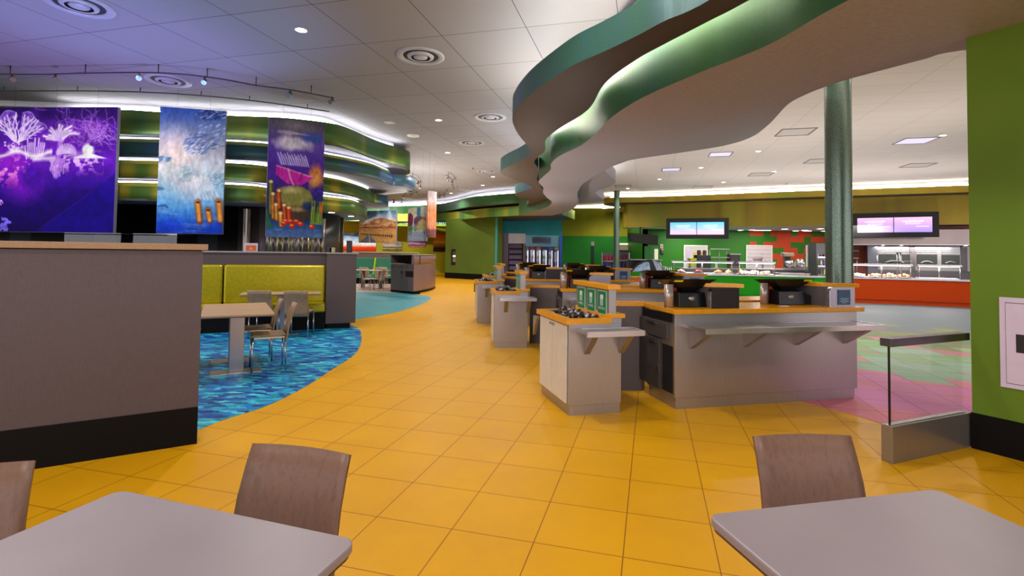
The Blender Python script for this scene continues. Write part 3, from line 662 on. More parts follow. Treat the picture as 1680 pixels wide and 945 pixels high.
def art_purple():
    c = Cv(270, 250, 1.02); c.grad([(0, '1a0a44'), (.2, '48149a'), (.42, '6a1cc0'), (.6, '3a109a'), (.8, '1c0668'), (1, '140448')])
    U = lambda x: (x+18)/207.5
    V = lambda y: (y-177)/205.
    n = fbm(c.h, c.w, 5, 6, seed=3); c.put(np.clip((n-.42)*2, 0, 1)*np.clip((.45-c.v)*4, 0, 1)*.8, '7a2ac8')
    c.blob(U(30), V(215), .25, .2, '5a22b0', .8, 1); c.blob(U(40), V(300), .22, .22, '9018d8', .9, 1); c.blob(U(15), V(265), .22, .14, 'b020e0', .8, 1); c.blob(U(100), V(225), .3, .16, '8a28c8', .7, 1); c.blob(U(150), V(210), .22, .18, '8a34c4', .8, 1)
    c.blob(U(150), V(190), .5, .05, '2a1060', .6, 1); c.blob(U(75), V(185), .12, .08, '220a50', .8, .8)
    def swirl(u, v, n_, col, ln, wd, seed, k=.6):
        g = np.random.default_rng(seed)
        for i in range(n_):
            p = [(u+g.normal()*.05, v+g.normal()*.035)]; a = g.random()*6.3
            for q in range(5): a += g.normal()*.7; p.append((p[-1][0]+ln*math.cos(a), p[-1][1]+ln*math.sin(a)))
            c.line(p, wd, col, k)
    swirl(U(100), V(195), 16, 'a868e0', .03, .0035, 1, .4); swirl(U(150), V(205), 40, 'b878ea', .028, .004, 2, .35); swirl(U(165), V(225), 34, 'c890f0', .024, .004, 3, .4); swirl(U(135), V(225), 22, 'c080f0', .02, .004, 4, .35)
    # two sea fans
    def fan(bx, by, a0, a1, R, seed):
        g = np.random.default_rng(seed)
        ang = np.arctan2((c.v-V(by)), (c.u-U(bx))*c.asp); d = np.hypot((c.u-U(bx))*c.asp, c.v-V(by)); m = ((ang > a0) & (ang < a1)).astype(float)*np.clip((R*(1+.06*np.sin(ang*9))-d)/.008, 0, 1)
        c.put(m*.75, '7a3cc8'); c.put(m*np.clip((fbm(c.h, c.w, 50, 2, seed=seed)-.45)*4, 0, 1)*.5, 'b080ec'); c.put(((ang > a0) & (ang < a1))*np.clip(1-np.abs(d-R*(1+.06*np.sin(ang*9)))/.008, 0, 1)*.8, 'c8a0f0')
        for k in range(7):
            a = a0+(a1-a0)*(k+.5)/7; p = [(U(bx), V(by))]
            for q in range(1, 6): p.append((U(bx)+math.cos(a+.07*g.normal())*R*q/5.4/c.asp, V(by)+math.sin(a+.07*g.normal())*R*q/5.4))
            c.line(p, .0055, 'f0d8ff', .95)
            for q in (2, 3, 4): c.line([p[q], (p[q][0]+.035*math.cos(a+.5), p[q][1]+.035*math.sin(a+.5))], .0035, 'e0c0fa', .9); c.line([p[q], (p[q][0]+.03*math.cos(a-.5), p[q][1]+.03*math.sin(a-.5))], .0035, 'e0c0fa', .9)
    fan(24, 236, -2.5, -1.60, .26, 5); fan(26, 236, -1.45, -.45, .25, 6)
    for i in range(60):
        g = np.random.default_rng(90+i); c.blob(U(25)+.055*g.normal()*.7, V(243)+.014*g.normal(), .013, .012, ('d8a8f8', '8a40c8', 'f0d0ff')[i % 3], .9, .5)
    for i in range(11): x = 42+2.6*i; h = 14+9*abs(math.sin(i*2.1)); c.line([(U(x), V(262-3*(i % 3))), (U(x+.6*(i-5)), V(258-h-8*(i % 2)))], .011, '8a48d0', .9); c.line([(U(x), V(262-3*(i % 3))), (U(x+.6*(i-5)), V(258-h-8*(i % 2)))], .005, 'f0d0ff', .95)
    # bright ledges
    w_ = fbm(c.h, c.w, 9, 4, sx=1.5, seed=9)
    c.put(np.clip(1-np.abs(c.v-(V(254)+.02*np.sin(c.u*22)))/(.035*(.4+w_)), 0, 1)*(c.u < U(84)), 'fdf0ff'); c.put(np.clip(1-np.abs(c.v-V(262)+.05*(c.u-.4))/.03, 0, 1)*(c.u > U(52))*(c.u < U(90))*.95, 'f8e4ff')
    # frilly leaves
    for i in range(17):
        a = -3.05+i*.165; R = .12*(1+.25*math.sin(i*1.7)); x0, y0 = U(99), V(231); m_ = (x0+.5*R*math.cos(a-.2)/c.asp, y0+.5*R*math.sin(a-.2)-.01)
        c.line([(x0, y0), m_, (x0+R*math.cos(a), y0+R*math.sin(a)*.85)], .014, 'd0a0f4', .7); c.line([(x0, y0), m_, (x0+R*math.cos(a), y0+R*math.sin(a)*.85)], .006, 'fff4ff', .95)
    c.line([(U(98), V(233)), (U(96), V(250)), (U(90), V(275)), (U(92), V(290))], .022, 'c890f0', .8)
    for i in range(15): a = -3.3+i*.25; c.line([(U(108), V(252)), (U(108)+.075*math.cos(a), V(252)+.07*math.sin(a))], .007, 'ecc8ff', .85)
    for i in range(8): c.line([(U(84+3*i), V(262)), (U(83+3*i), V(282+4*(i % 3)))], .006, 'd8a4f8', .8)
    g0 = fbm(c.h, c.w, 26, 4, seed=12); c.put((g0 > .5)*np.clip(1.2-np.abs(c.v-V(270))/.09, 0, 1)*(c.u > U(85))*(c.u < U(170))*.75, 'c070ec'); c.put((g0 > .57)*np.clip(1.2-np.abs(c.v-V(265))/.08, 0, 1)*(c.u > U(80))*(c.u < U(165))*.8, 'f0c8ff')
    # white rock
    c.put(np.clip(1-np.hypot((c.u-U(143))/.055, (c.v-V(247))/.06), 0, .35)/.35, 'ffffff'); c.put(np.clip((V(262)-c.v)/.01, 0, 1)*np.clip((c.v-(V(262)-.055*np.clip(1-np.abs(c.u-U(145))/.17, 0, 1)))/.008, 0, 1)*(c.u > U(120))*(c.u < U(178)), 'fff6ff'); c.blob(U(150), V(238), .03, .018, '5a20a8', .9, .5)
    g1 = fbm(c.h, c.w, 24, 4, seed=13); c.put((g1 > .5)*np.clip(1.2-np.abs(c.v-V(290))/.1, 0, 1)*(c.u < U(45))*.8, 'd848d8'); c.put((g1 > .58)*np.clip(1.2-np.abs(c.v-V(276))/.1, 0, 1)*(c.u < U(48))*.8, 'ffb0f0')
    # dark foreground shapes
    c.blob(U(52), V(292), .10, .13, '4210a0', .8, .5, .3, 22)
    c.put(np.clip((c.v-V(300))/.15, 0, 1)*np.clip((c.u-.3)*3, 0, 1)*.7, '1a0660'); edge = V(382)-.62*np.clip(c.u-U(62), 0, 1)*1.2-.1*np.clip(c.u-U(150), 0, 1); c.put(np.clip((c.v-edge)/.012, 0, 1)*(c.u > U(62))*.55, '1a0a90'); c.put(np.clip(1-np.abs(c.v-edge)/.006, 0, 1)*(c.u > U(66))*(c.u < U(150))*.5, '4a2ac0')
    g2 = fbm(c.h, c.w, 40, 3, seed=15); c.put((g2 > .5)*(np.hypot((c.u-U(5))/.085, (c.v-V(371))/.06) < 1)*.9, '7a6af0'); c.put((g2 > .5)*(np.hypot((c.u-U(2))/.02, (c.v-V(336))/.03) < 1)*.9, 'd890ff')
    return c
def art_blue():
    c = Cv(110, 210, .53); c.grad([(0, '3a62b0'), (.15, '7f9cc8'), (.3, 'c9c8d8'), (.5, 'c0d0dc'), (.65, '8fc0dc'), (.8, '4f96d8'), (.92, '1c4fc0'), (1, '1030a0')])
    c.blob(.25, .38, .45, .3, 'ecd2c8', .8, 1); c.blob(.45, .6, .3, .18, 'e6d2dc', .7, 1)
    def tree(u, v, ru, rv, col, n, seed):
        g = np.random.default_rng(seed)
        for i in range(n):
            a = g.random()*2*PI; r_ = math.sqrt(g.random()); uu = u+ru*r_*math.cos(a); vv = v+rv*r_*math.sin(a)
            c.line([(uu, vv), (uu-.04, vv+.012)], .0042, col if g.random() < .6 else ('8fa8d8' if g.random() < .6 else 'dfe6f4'), .8)
    tree(.80, .03, .22, .045, '2a4270', 90, 1); tree(.85, .19, .28, .11, '7f98cc', 160, 2); tree(.62, .27, .26, .09, '5a74b4', 190, 3); tree(.1, .41, .1, .025, '4f7fa8', 50, 4); tree(.45, .52, .12, .07, '8fb0b4', 90, 5); tree(.95, .56, .22, .06, '6fa0b8', 90, 6)
    for i in range(5): c.line([(.12+.1*i, .46), (.22+.1*i, .58)], .018, '9fb4bc', .5)
    for i in range(7): c.line([(.5+.04*i, .55), (.58+.06*i, .72)], .012, 'efe4ea', .5)
    c.put(np.clip(fbm(c.h, c.w, 6, 4, sx=.6, sy=5, seed=8)*2-1, 0, 1)*np.clip((c.v-.58)*3, 0, 1)*.7, 'dce8f6'); c.put(np.clip(fbm(c.h, c.w, 10, 4, sx=1, sy=5, seed=18)*2-1.1, 0, 1)*np.clip((c.v-.75)*5, 0, 1), '1050d0')
    c.blob(.0, .65, .14, .02, '4a74a8', .9, .5)
    for (u, v0, v1, w_) in ((.62, .75, .9, .028), (.78, .81, .9, .026), (.94, .74, .9, .03)):
        c.line([(u-.01, v0), (u+.03, v1)], w_, '7a3a18', 1); c.line([(u-.015, v0), (u+.02, v1-.01)], w_*.6, 'e89a3a', 1); c.blob(u-.01, v0, .04, .012, '3a1a20', .9)
    for i in range(4): c.line([(.0, .88+.03*i), (.15, .86+.03*i), (.35, .90+.03*i), (.45, .98)], .008, '2a60e0', .7)
    c.blob(.2, .97, .28, .09, '1838c0', .8, .5); c.blob(.9, .95, .2, .06, '1238b0', .8, .5); c.line([(.02, .79), (.12, .78), (.16, .8)], .006, '2a50b0', 1)
    return c
def art_coral():
    c = Cv(110, 210, .48); c.grad([(0, '4a4458'), (.08, '5f5878'), (.2, '6a52b8'), (.4, '5a34b0'), (.6, '3a2a80'), (.8, '1a2a50'), (.9, '2a4a80'), (1, '4a6aa0')])
    c.blob(.45, .04, .5, .08, '9a9498', .7, 1); c.blob(.45, .2, .42, .08, 'ece4f2', .95, .5, .35, 2); c.blob(.75, .13, .28, .06, '3f56a8', .9, .5, .4, 3); c.blob(.45, .11, .4, .02, 'd8ccdc', .7, .6, .5, 9)
    for i in range(26):
        u = .15+i*.02; c.line([(u, .285+.01*(i % 3)), (u+.03, .33), (u+.07, .385)], .0045, 'f0eaff' if i % 2 else '8f70e8', .9)
    c.blob(.86, .46, .17, .13, 'e8904a', .95, .6, .5, 4); c.blob(.84, .5, .12, .06, 'f4b060', .8, .6, .5, 5)
    # magenta bowl
    top = .40+.07*np.clip((c.u-.15)/.6, 0, 1); bot = .55-.35*np.clip(np.abs(c.u-.48)-.12, 0, 1)
    c.put(((c.v > top) & (c.v < bot) & (c.u > .14) & (c.u < .82)).astype(float), 'd030b0'); c.put(np.clip(1-np.abs(c.v-top)/.012, 0, 1)*((c.u > .14) & (c.u < .8)), 'f890d0')
    c.line([(.35, .42), (.4, .5), (.46, .56)], .008, 'f8b0e0', .8); c.line([(.6, .45), (.55, .52)], .006, 'a01888', .8); c.blob(.45, .575, .22, .02, 'b030a8', 1, .6)
    for i in range(8): c.blob(.66+.05*i, .60+.015*math.sin(i*2), .03, .014, '4a38c0', .9)
    # rock
    c.blob(.5, .66, .36, .11, '8a8a48', 1, .25, .3, 6); c.blob(.4, .60, .22, .04, 'd0c488', .9, .7, .5, 7); c.blob(.55, .8, .35, .08, '4a3a28', .9, .4, .4, 8); c.blob(.5, .76, .22, .03, 'b89a68', .8, .6, .5, 10); c.blob(.72, .73, .14, .05, '1c2a68', .8, .5)
    def tubec(u, v0, v1, w_, a, b): c.line([(u+.02, v1), (u, v0)], w_, a, 1); c.line([(u+.012, v1), (u-.006, v0)], w_*.5, b, 1); c.blob(u, v0, .045, .016, 'f0d898', 1, .5)
    for (u, v0, v1, a, b) in ((.06, .54, .8, '4a5a28', '8a9040'), (.2, .61, .75, '8a2a18', 'd86a30'), (.1, .64, .84, '7a3018', 'b88038'), (.16, .73, .85, '8a5018', 'e09a40'), (.3, .73, .84, '8a3018', 'd06030'), (.38, .75, .86, 'a02818', 'd85030'), (.24, .8, .9, '9a5a20', 'f0b050')): tubec(u, v0, v1, .02, a, b)
    for i, u in enumerate((.33, .3, .45, .52, .6, .8, .42)): c.blob(u, .865+.02*(i % 3), .07, .025, 'c02818', 1, .4); c.blob(u-.01, .858+.02*(i % 3), .045, .01, 'f0a060', .9, .6)
    for i in range(22): c.line([(.78+.011*i, .88), (.8+.012*i, .68+.05*(i % 4))], .005, ('6a9a30', 'a8b838', '2a5a3a')[i % 3], .9)
    for i in range(8): c.line([(.02+.015*i, .92), (.01+.01*i, .78+.02*i)], .005, '2a6a40', .9)
    c.blob(.97, .74, .06, .07, 'd86020', .8, .6); c.below(.93+.01*np.sin(c.u*8), '4a68a0', .03, .7); c.put(np.clip(fbm(c.h, c.w, 12, 3, sy=4, seed=4)*2-1, 0, 1)*(c.v > .93)*.8, '8098c0')
    return c
def art_desert():
    c = Cv(100, 90, 1.15); c.grad([(0, '5a80b0'), (.2, 'a0b4d0'), (.3, 'e8d8c8'), (.6, 'e0a060'), (.75, 'd89850'), (1, 'c87838')])
    for u in (.15, .52, .82): c.put(np.clip(1.1-np.abs(c.u-u)/(.04+.35*c.v), 0, 1)*(c.v < .3)*.8, 'ffffff')
    hill = .28+.06*np.sin(c.u*7+.5)+.1*(c.u < .38)*np.clip((.38-c.u)*3, 0, 1); c.below(hill, 'd8945a', .01)
    n = fbm(c.h, c.w, 4, 4, sy=4, seed=2); c.put(((n > .5)*(c.v > hill)*(c.v < .62)).astype(float)*.7, '9a4a30'); c.put(((n > .6)*(c.v > hill)*(c.v < .62)).astype(float)*.7, 'f0c890'); c.put(np.clip(1-np.abs(c.v-.53)/.03, 0, 1)*.8, '8a3a30')
    c.below(.6, 'd8a058', .02, .6)
    for i in range(16): c.blob(.06+.055*i, .73+.004*i, .025, .03+.002*i, '4a2a20', .9, .5)
    w_ = (c.v-.72)*.9; c.put(np.clip((w_-np.abs(c.u-.28+(c.v-.72)*.1))/.02, 0, 1)*(c.v > .72), '77747a'); c.line([(.29, .76), (.3, 1)], .01, 'e8dcc0', 1)
    return c
def art_balloon():
    c = Cv(60, 110, .5); c.grad([(0, 'd8d0c0'), (.4, 'a8b8a8'), (.7, '8a9a88'), (1, 'b8b8cc')])
    c.blob(.25, .18, .3, .2, 'e8dcb8', 1, .15); c.blob(.12, .35, .2, .22, '8a3a58', 1, .15); c.blob(.6, .4, .3, .15, '7a4a68', 1, .15); c.blob(.85, .38, .16, .09, 'c86a48', 1, .15); c.blob(.78, .55, .3, .2, 'd0b878', .9, .2); c.line([(.32, .3), (.32, .72)], .01, 'f0ecec', 1); c.blob(.6, .1, .12, .3, '4a7a98', .9, .4); c.blob(.15, .62, .16, .08, '6a9a40', 1, .3)
    for i in range(9): c.line([(.3+.07*i, .8), (.3+.07*i, .68+.02*(i % 3))], .016, 'e4e4f4', 1); c.line([(.33+.07*i, .8), (.33+.07*i, .72)], .01, '5a4a78', 1)
    c.below(.8+.03*np.sin(c.u*4), 'b4b6c8', .02); return c
def art_canyon():
    c = Cv(50, 120, .3); c.grad([(0, 'b0a8b8'), (.2, 'd8c8c8'), (.4, 'c87850'), (.7, 'b86a40'), (1, '6a4038')]); n = fbm(c.h, c.w, 6, 4, sx=3, sy=.5, seed=3); c.put((n-.5)*2.2, 'f0d0b8'); c.put((.45-n)*2.5, '7a3020'); c.below(.8, '5a3438', .05, .8); return c
def art_field(): c = Cv(100, 50, 2); c.grad([(0, '3a6ac0'), (.3, '8ab0e0'), (.6, 'e0e8f4'), (.72, 'd0b0b0'), (.78, 'e04818'), (1, 'a82008')]); n = fbm(c.h, c.w, 4, 4, seed=5); c.put((n-.45)*2*(c.v < .7), 'f4f8ff'); return c
def art_storm(): c = Cv(60, 40, 2); c.grad([(0, '9a98a0'), (.5, 'c0bcb8'), (.6, '5a5a50'), (.75, 'b8a860'), (1, '4a4a28')]); n = fbm(c.h, c.w, 4, 4, sy=2, seed=6); c.put((n-.5)*2, '44444c'); return c
def art_violet(): c = Cv(60, 30, 2.5); c.grad([(0, '7a4aa0'), (.5, 'd8a0e0'), (.75, '6a3a80'), (1, 'e09060')]); n = fbm(c.h, c.w, 4, 4, sy=2, seed=7); c.put((n-.5)*2, 'f8e8ff'); return c
def art_sunset(): c = Cv(60, 70, .9); c.grad([(0, 'c86a18'), (.3, 'f0a030'), (.5, 'f8d070'), (.7, '8a4a20'), (.8, '2a1a18'), (1, '3a2a20')]); n = fbm(c.h, c.w, 4, 4, sy=3, seed=8); c.put((n-.5)*2.4*(c.v < .75), '7a3a10'); return c
def art_cloud(): c = Cv(40, 40, 1); c.grad([(0, '8a90a0'), (.6, 'e8ecf0'), (.7, '5a5a60'), (1, '3a4a30')]); return c
artm = vcol_mat('painted_canvas', .8); artm.node_tree.nodes['Principled BSDF'].inputs['Specular IOR Level'].default_value = .1; artlit = vcol_mat('lit_canvas', .6, .5); art_screen = vcol_mat('lit_screen_picture', .4, .85); art_screen.node_tree.nodes['Principled BSDF'].inputs['Specular IOR Level'].default_value = .1
def canvas_mesh(cv, A, B, z0, z1, off=0., curve=0.):
    "grid of painted quads between plan points A (left) and B (right), facing right of A->B"
    h, w_ = cv.h, cv.w; A = np.array(A); B = np.array(B); d = (B-A)/np.linalg.norm(B-A); nrm = np.array([d[1], -d[0]])
    uu = np.linspace(0, 1, w_); vv = np.linspace(0, 1, h)
    X = A[0]+(B[0]-A[0])*uu+nrm[0]*(off+curve*(1-(2*uu-1)**2)); Y = A[1]+(B[1]-A[1])*uu+nrm[1]*(off+curve*(1-(2*uu-1)**2))
    co = np.zeros((h, w_, 3)); co[..., 0] = X; co[..., 1] = Y; co[..., 2] = (z1+(z0-z1)*vv)[:, None]
    ctr = np.array([(A[0]+B[0])/2, (A[1]+B[1])/2, z0]); co -= ctr
    idx = np.arange(h*w_).reshape(h, w_); f = np.stack([idx[:-1, :-1], idx[1:, :-1], idx[1:, 1:], idx[:-1, 1:]], -1).reshape(-1, 4)
    me = bpy.data.meshes.new('canvas'); me.from_pydata(co.reshape(-1, 3).tolist(), [], f.tolist())
    ca = me.color_attributes.new('art', 'FLOAT_COLOR', 'POINT'); a = np.clip(cv.a*(.84+.32*fbm(h, w_, 28, 3, seed=41))[..., None]*(.9+.2*fbm(h, w_, 6, 3, sy=2, seed=42))[..., None], 0, 1) if min(h, w_) > 29 else np.clip(cv.a, 0, 1); l_ = np.where(a <= .04045, a/12.92, ((a+.055)/1.055)**2.4)
    ca.data.foreach_set('color', np.concatenate([l_, np.ones((h, w_, 1))], -1).astype(np.float32).ravel()); me.color_attributes.active_color = ca
    me.update(); return me, ctr, nrm, d
def picture(name, label, cat, cv, A, B, z0, z1, depth=.04, m=None, group=None, frame=None, wires=0, curve=0.):
    me, ctr, nrm, d = canvas_mesh(cv, A, B, z0, z1, 0, curve); me.materials.append(m or artm)
    t_ = thing(name, label, cat, tuple(ctr), 0, group)
    o = bpy.data.objects.new('painting', me); COL.objects.link(o); o.parent = t_; o.location = tuple((*(nrm*.002), 0))
    A = np.array(A)-ctr[:2]; B = np.array(B)-ctr[:2]
    if curve:
        n_ = 16; P_ = [tuple(A+(B-A)*i/n_+nrm*curve*(1-(2*i/n_-1)**2)) for i in range(n_+1)]; MB().ribbon(P_, 0, z1-z0, depth).build('panel', frame or fr_m, t_)
    else: MB().slab(A, B, depth, -.004, z1-z0+.004).build('panel', frame or fr_m, t_)
    for i in range(wires):
        k = (i+.5)/wires; p = A+(B-A)*k; MB().tube([(p[0]-nrm[0]*.02, p[1]-nrm[1]*.02, z1-z0), (p[0]-nrm[0]*.02, p[1]-nrm[1]*.02, CZ-z0)], .0015, 5).build('hanging_wire', mat('wire', '3a3a44', .4, .6, 0), t_)
    return t_
fr_m = mat('panel_edge', '7d7a8c', .5)
G_H = 'hanging picture panels'
t = NT('emissive_print'); a_ = t.node('ShaderNodeVertexColor', layer_name='art'); t.col(t.mix(.75, a_.outputs[0], '000000')); t.link(a_.outputs[0], t.b.inputs['Emission Color']); t.b.inputs['Emission Strength'].default_value = .75; glow_print = t.set(.7, 0, .1)  # base darkened and emission added so the purple picture seems to glow
PY = (5.12, 5.0); z1 = hz(192, 176, 9.5); z0 = hz(188, 382, 9.5)
xr = dp(189.5, 280, 9.5)[0]; xl = dp(-18, 280, 9.6)[0]; picture('hanging_picture', 'wide purple coral reef picture hanging at the left edge', 'picture', art_purple(), (xl, 9.62), (xr, 9.5), z0, z1, .07, glow_print, G_H, None, 3)
a, b = dp(259.5, 280, 9.6), dp(368, 280, 9.86); picture('hanging_picture', 'tall pale blue underwater picture with three orange tubes', 'picture', art_blue(), a[:2], b[:2], hz(256, 382, 9.6), hz(261, 175, 9.6), .07, None, G_H, None, 2)
a, b = dp(439, 280, 10.2), dp(531, 290, 10.8); picture('hanging_picture', 'tall picture of a magenta bowl coral over red anemones', 'picture', art_coral(), a[:2], b[:2], hz(438, 388, 10.2), hz(440, 192, 10.2), .07, None, G_H, None, 2)
a, b = dp(589, 370, 16.0), dp(650, 370, 15.6); picture('hanging_picture', 'square orange desert road picture hanging beyond the booth', 'picture', art_desert(), a[:2], b[:2], hz(590, 398, 16), hz(590, 346.5, 16), .06, None, G_H, None, 2)
a, b = dp(669, 370, 16.4), dp(699, 370, 15.6); picture('hanging_picture', 'narrow hanging picture of balloon trees and a white palace', 'picture', art_balloon(), a[:2], b[:2], hz(669, 396, 16.4), hz(669, 342, 16.4), .06, None, G_H, None, 2)
a, b = dp(700, 370, 15.3), dp(715.5, 370, 15.6); picture('hanging_picture', 'curved orange canyon picture panel beside the green wall block', 'picture', art_canyon(), a[:2], b[:2], hz(700, 389, 15.3), hz(700, 313, 15.3), .05, None, G_H, None, 2, curve=.06)
# yellow green back wall of the far dining room with its pictures
BW0, BW1 = (-15.7, 31.0), (-3.6, 34.5)
struct(MB().slab(BW0, BW1, .2, 0, 4.2).build('wall_dining', w_ygreen), 'yellow green back wall of the far dining room')
struct(MB().slab((-15.7, 22), BW0, .2, 0, 4.2).build('wall_dining', w_dteal))
bwd = Vector((BW1[0]-BW0[0], BW1[1]-BW0[1])).normalized(); bwn = Vector((bwd.y, -bwd.x))*.06
W0 = tuple(Vector(BW0)+bwn); W1 = tuple(Vector(BW1)+bwn)
def wallpic(px0, px1, py0, py1, cv, lab, nm='wall_picture', m=None):
    a = wh(px0, (py0+py1)/2, W0, W1); b = wh(px1, (py0+py1)/2, W0, W1)
    picture(nm, lab, 'picture' if nm == 'wall_picture' else 'screen', cv, a[:2], b[:2], wh((px0+px1)/2, py1, W0, W1)[2], wh((px0+px1)/2, py0, W0, W1)[2], .05, m or artm, 'pictures on the yellow green wall' if nm == 'wall_picture' else None)
wallpic(562, 617, 382, 412, art_field(), 'wide wall picture of white sky over a red field')
wallpic(628, 659, 396.5, 411.5, art_storm(), 'small wall picture of a grey storm over yellow fields')
wallpic(670, 698, 394, 405, art_violet(), 'small wall picture of a violet sunset below the hanging palace picture')
wallpic(711, 733, 384, 413, art_sunset(), 'orange sunset wall picture next to the olive wall block')
wallpic(540, 554, 391, 411, art_cloud(), 'small grey cloud wall picture at the end of the booth partition')
def scr():
    c = Cv(60, 40, 1.4); c.grad([(0, '2a8a6a'), (.7, '60d0a0'), (.8, 'b0e850'), (1, 'd8f060')]); n = fbm(40, 60, 14, 3, seed=3); c.put((n > .5)*1.*(c.v < .8), 'd0fff0'); c.put((n < .42)*1.*(c.v < .8), '0a5a40'); return c
wallpic(651, 669, 354, 371, scr(), 'bright green lit panel between the desert and palace pictures', 'lit_panel', art_screen)
wallpic(716, 734, 357, 371, scr(), 'bright green lit panel next to the curved canyon picture', 'lit_panel', art_screen)
# ================================================================== REGISTER ISLANDS
def tri_bracket(p, x, y0, z, out, drop, th, mat_, name='bracket'):
    "triangular gusset in the plane x, from the face y0 outwards (-y)"
    m = MB(); P = [(y0, z), (y0-out, z), (y0-out+.03, z-.03), (y0, z-drop)]
    a = [m.b.verts.new((x-th/2, q[0], q[1])) for q in P]; b = [m.b.verts.new((x+th/2, q[0], q[1])) for q in P]
    m.b.faces.new(a); m.b.faces.new(b[::-1])
    for i in range(4): m.b.faces.new((a[i], b[i], b[(i+1) % 4], a[(i+1) % 4]))
    return m.build(name, mat_, p)
def tray_slide(p, x0, x1, y0, z, out, nb, name='tray_shelf'):
    m = MB(); m.box(x0, x1, y0-.035, y0, z-.03, z)
    m.box(x0, x1, y0-out, y0-out+.03, z-.045, z); m.box(x0, x0+.03, y0-out+.03, y0-.035, z-.03, z); m.box(x1-.03, x1, y0-out+.03, y0-.035, z-.03, z)
    k = 4
    for i in range(k):
        yy = y0-out+.03+(out-.065)*(i+.18)/k; m.box(x0+.03, x1-.03, yy, yy+(out-.065)/k*.72, z-.02, z-.004)
    m.build(name, steel_bright, p)
    for i in range(nb):
        x = x0+.1+(x1-x0-.2)*i/(nb-1); tri_bracket(p, x, y0, z-.031, out*.86, .2, .055, steel)
def make_island(label, loc, rot):
    t_ = thing('register_counter', label, 'counter', loc, rot, 'stainless register counters with orange tops')
    MB().box(0, 2.02, 0, .52, .10, .86).build('cabinet', steel, t_, bevel=.003)
    MB().box(.01, 1.99, .008, .50, 0, .10).build('plinth', steel, t_)
    # counter top with the return run to the left
    MB().prism([(-.03, -.035), (2.08, -.035), (2.08, .56), (.95, .56), (.2, .72), (.09, .86), (-.44, .96), (-.47, .77), (.03, .66)], .862, .905).build('countertop', orange_cap, t_, bevel=.004)
    MB().prism([(.95, .80), (2.0, .80), (2.0, 1.3), (1.2, 1.3)], .862, .905).build('countertop', orange_cap, t_, bevel=.004)
    MB().prism([(1.0, .84), (1.96, .84), (1.96, 1.26), (1.25, 1.26)], 0, .862).build('rear_cabinet', steel_dark, t_)
    MB().prism([(.06, .69), (.0, .64), (-.42, .76), (-.41, .92), (.08, .82)], 0, .862).build('return_panel', mat('return_steel', '5a5355', .42, .4), t_)
    # register bay on the left end: cash drawer, drawer, door, open niche
    m = MB().box(-.012, .0, .03, .60, .78, .858); m.build('cash_drawer', black, t_)
    bay = mat('bay_grey', '56504f', .4, .35)
    d = MB().box(-.03, .0, .10, .62, .62, .77).build('drawer', bay, t_, bevel=.003); MB().box(-.045, -.03, .3, .45, .735, .75).build('handle', chrome, d)
    d = MB().box(-.03, .0, .24, .62, .13, .60).build('door', bay, t_, bevel=.003); MB().box(-.045, -.03, .3, .42, .555, .57).build('handle', chrome, d); MB().box(-.04, -.03, .25, .275, .30, .35).build('latch', chrome, d)
    MB().box(-.006, .001, .03, .22, .13, .56).build('niche', dark_in if 'dark_in' in globals() else black, t_)
    MB().box(-.004, .0, .0, .03, .10, .86).build('edge_trim', steel_bright, t_)
    tray_slide(t_, .07, 1.97, 0, .775, .36, 4)
    return t_
def make_stand(label, loc, rot):
    t_ = thing('condiment_stand', label, 'condiment stand', loc, rot, 'condiment stands along the walkway')
    MB().box(0, .50, 0, .79, .085, .79).build('cabinet', steel, t_, bevel=.003)
    MB().box(.012, .49, .006, .77, 0, .085).build('plinth', steel, t_)
    offw = mat('cream_door', 'cfc8bb', .35)
    for a, b in ((.03, .385), (.395, .76)): MB().box(-.014, 0, a, b, .10, .775).build('door', offw, t_, bevel=.003)
    MB().box(-.018, -.013, .33, .47, .735, .755).build('lock_plate', steel_bright, t_)
    m = MB(); m.box(-.035, .385, -.035, .05, .79, .835); m.box(-.035, .385, .745, .82, .79, .835); m.box(-.035, .035, .05, .745, .79, .835); m.box(.335, .385, .05, .745, .79, .835)
    m.build('countertop', orange_cap, t_)
    MB().box(.035, .335, .05, .745, .77, .80).build('well', black, t_)
    MB().box(.385, .50, .0, .79, .79, .835).build('step', steel, t_)
    MB().box(.385, .525, -.025, .81, .835, .872).build('step_cap', orange_cap, t_, bevel=.003)
    MB().box(.39, .46, .03, .79, .872, 1.085).build('sign_board', steel, t_)
    MB().box(.365, .485, -.01, .83, 1.085, 1.13).build('board_cap', orange_cap, t_, bevel=.004)
    gs = mat('sign_green', '1f7a48', .4); wt = mat('sign_white', 'e6efe8', .5, 0, 0); pale = mat('sign_edge', '9cc8a8', .5, 0, 0)
    for k, wd in enumerate(('SPOONS', 'KNIVES', 'FORKS')):
        y0 = .07+.245*k
        s = MB().box(.384, .39, y0, y0+.185, .85, 1.07).build('sign', pale, t_)
        MB().box(.382, .385, y0+.01, y0+.175, .86, 1.06).build('face', gs, s)
        m = MB(); yc = y0+.0925
        text_mb(m, wd, .034, (.381, yc, .895), (0, -1, 0), (0, 0, 1))
        for j in range(3):
            yy = yc+(j-1)*.022
            m.b.faces.new([m.b.verts.new(q) for q in ((.381, yy+.005, .93), (.381, yy-.005, .93), (.381, yy-.005, .99), (.381, yy+.005, .99))])
            m.b.faces.new([m.b.verts.new(q) for q in ((.381, yy+.009, .99), (.381, yy-.009, .99), (.381, yy-.009, 1.03), (.381, yy+.009, 1.03))])
        m.build('lettering', wt, s, norm=False)
    tray_slide(t_, .07, .60, 0, .755, .24, 2)
    tri_bracket(t_, .0-.02, .79+.14, .755, .14, .2, .03, steel)
    return t_
pk = [mat('packet_black', '14100f', .3, 0, 0), mat('packet_silver', 'a8a4ac', .3, .3, 0), mat('packet_brown', '7a5232', .4, 0, 0)]
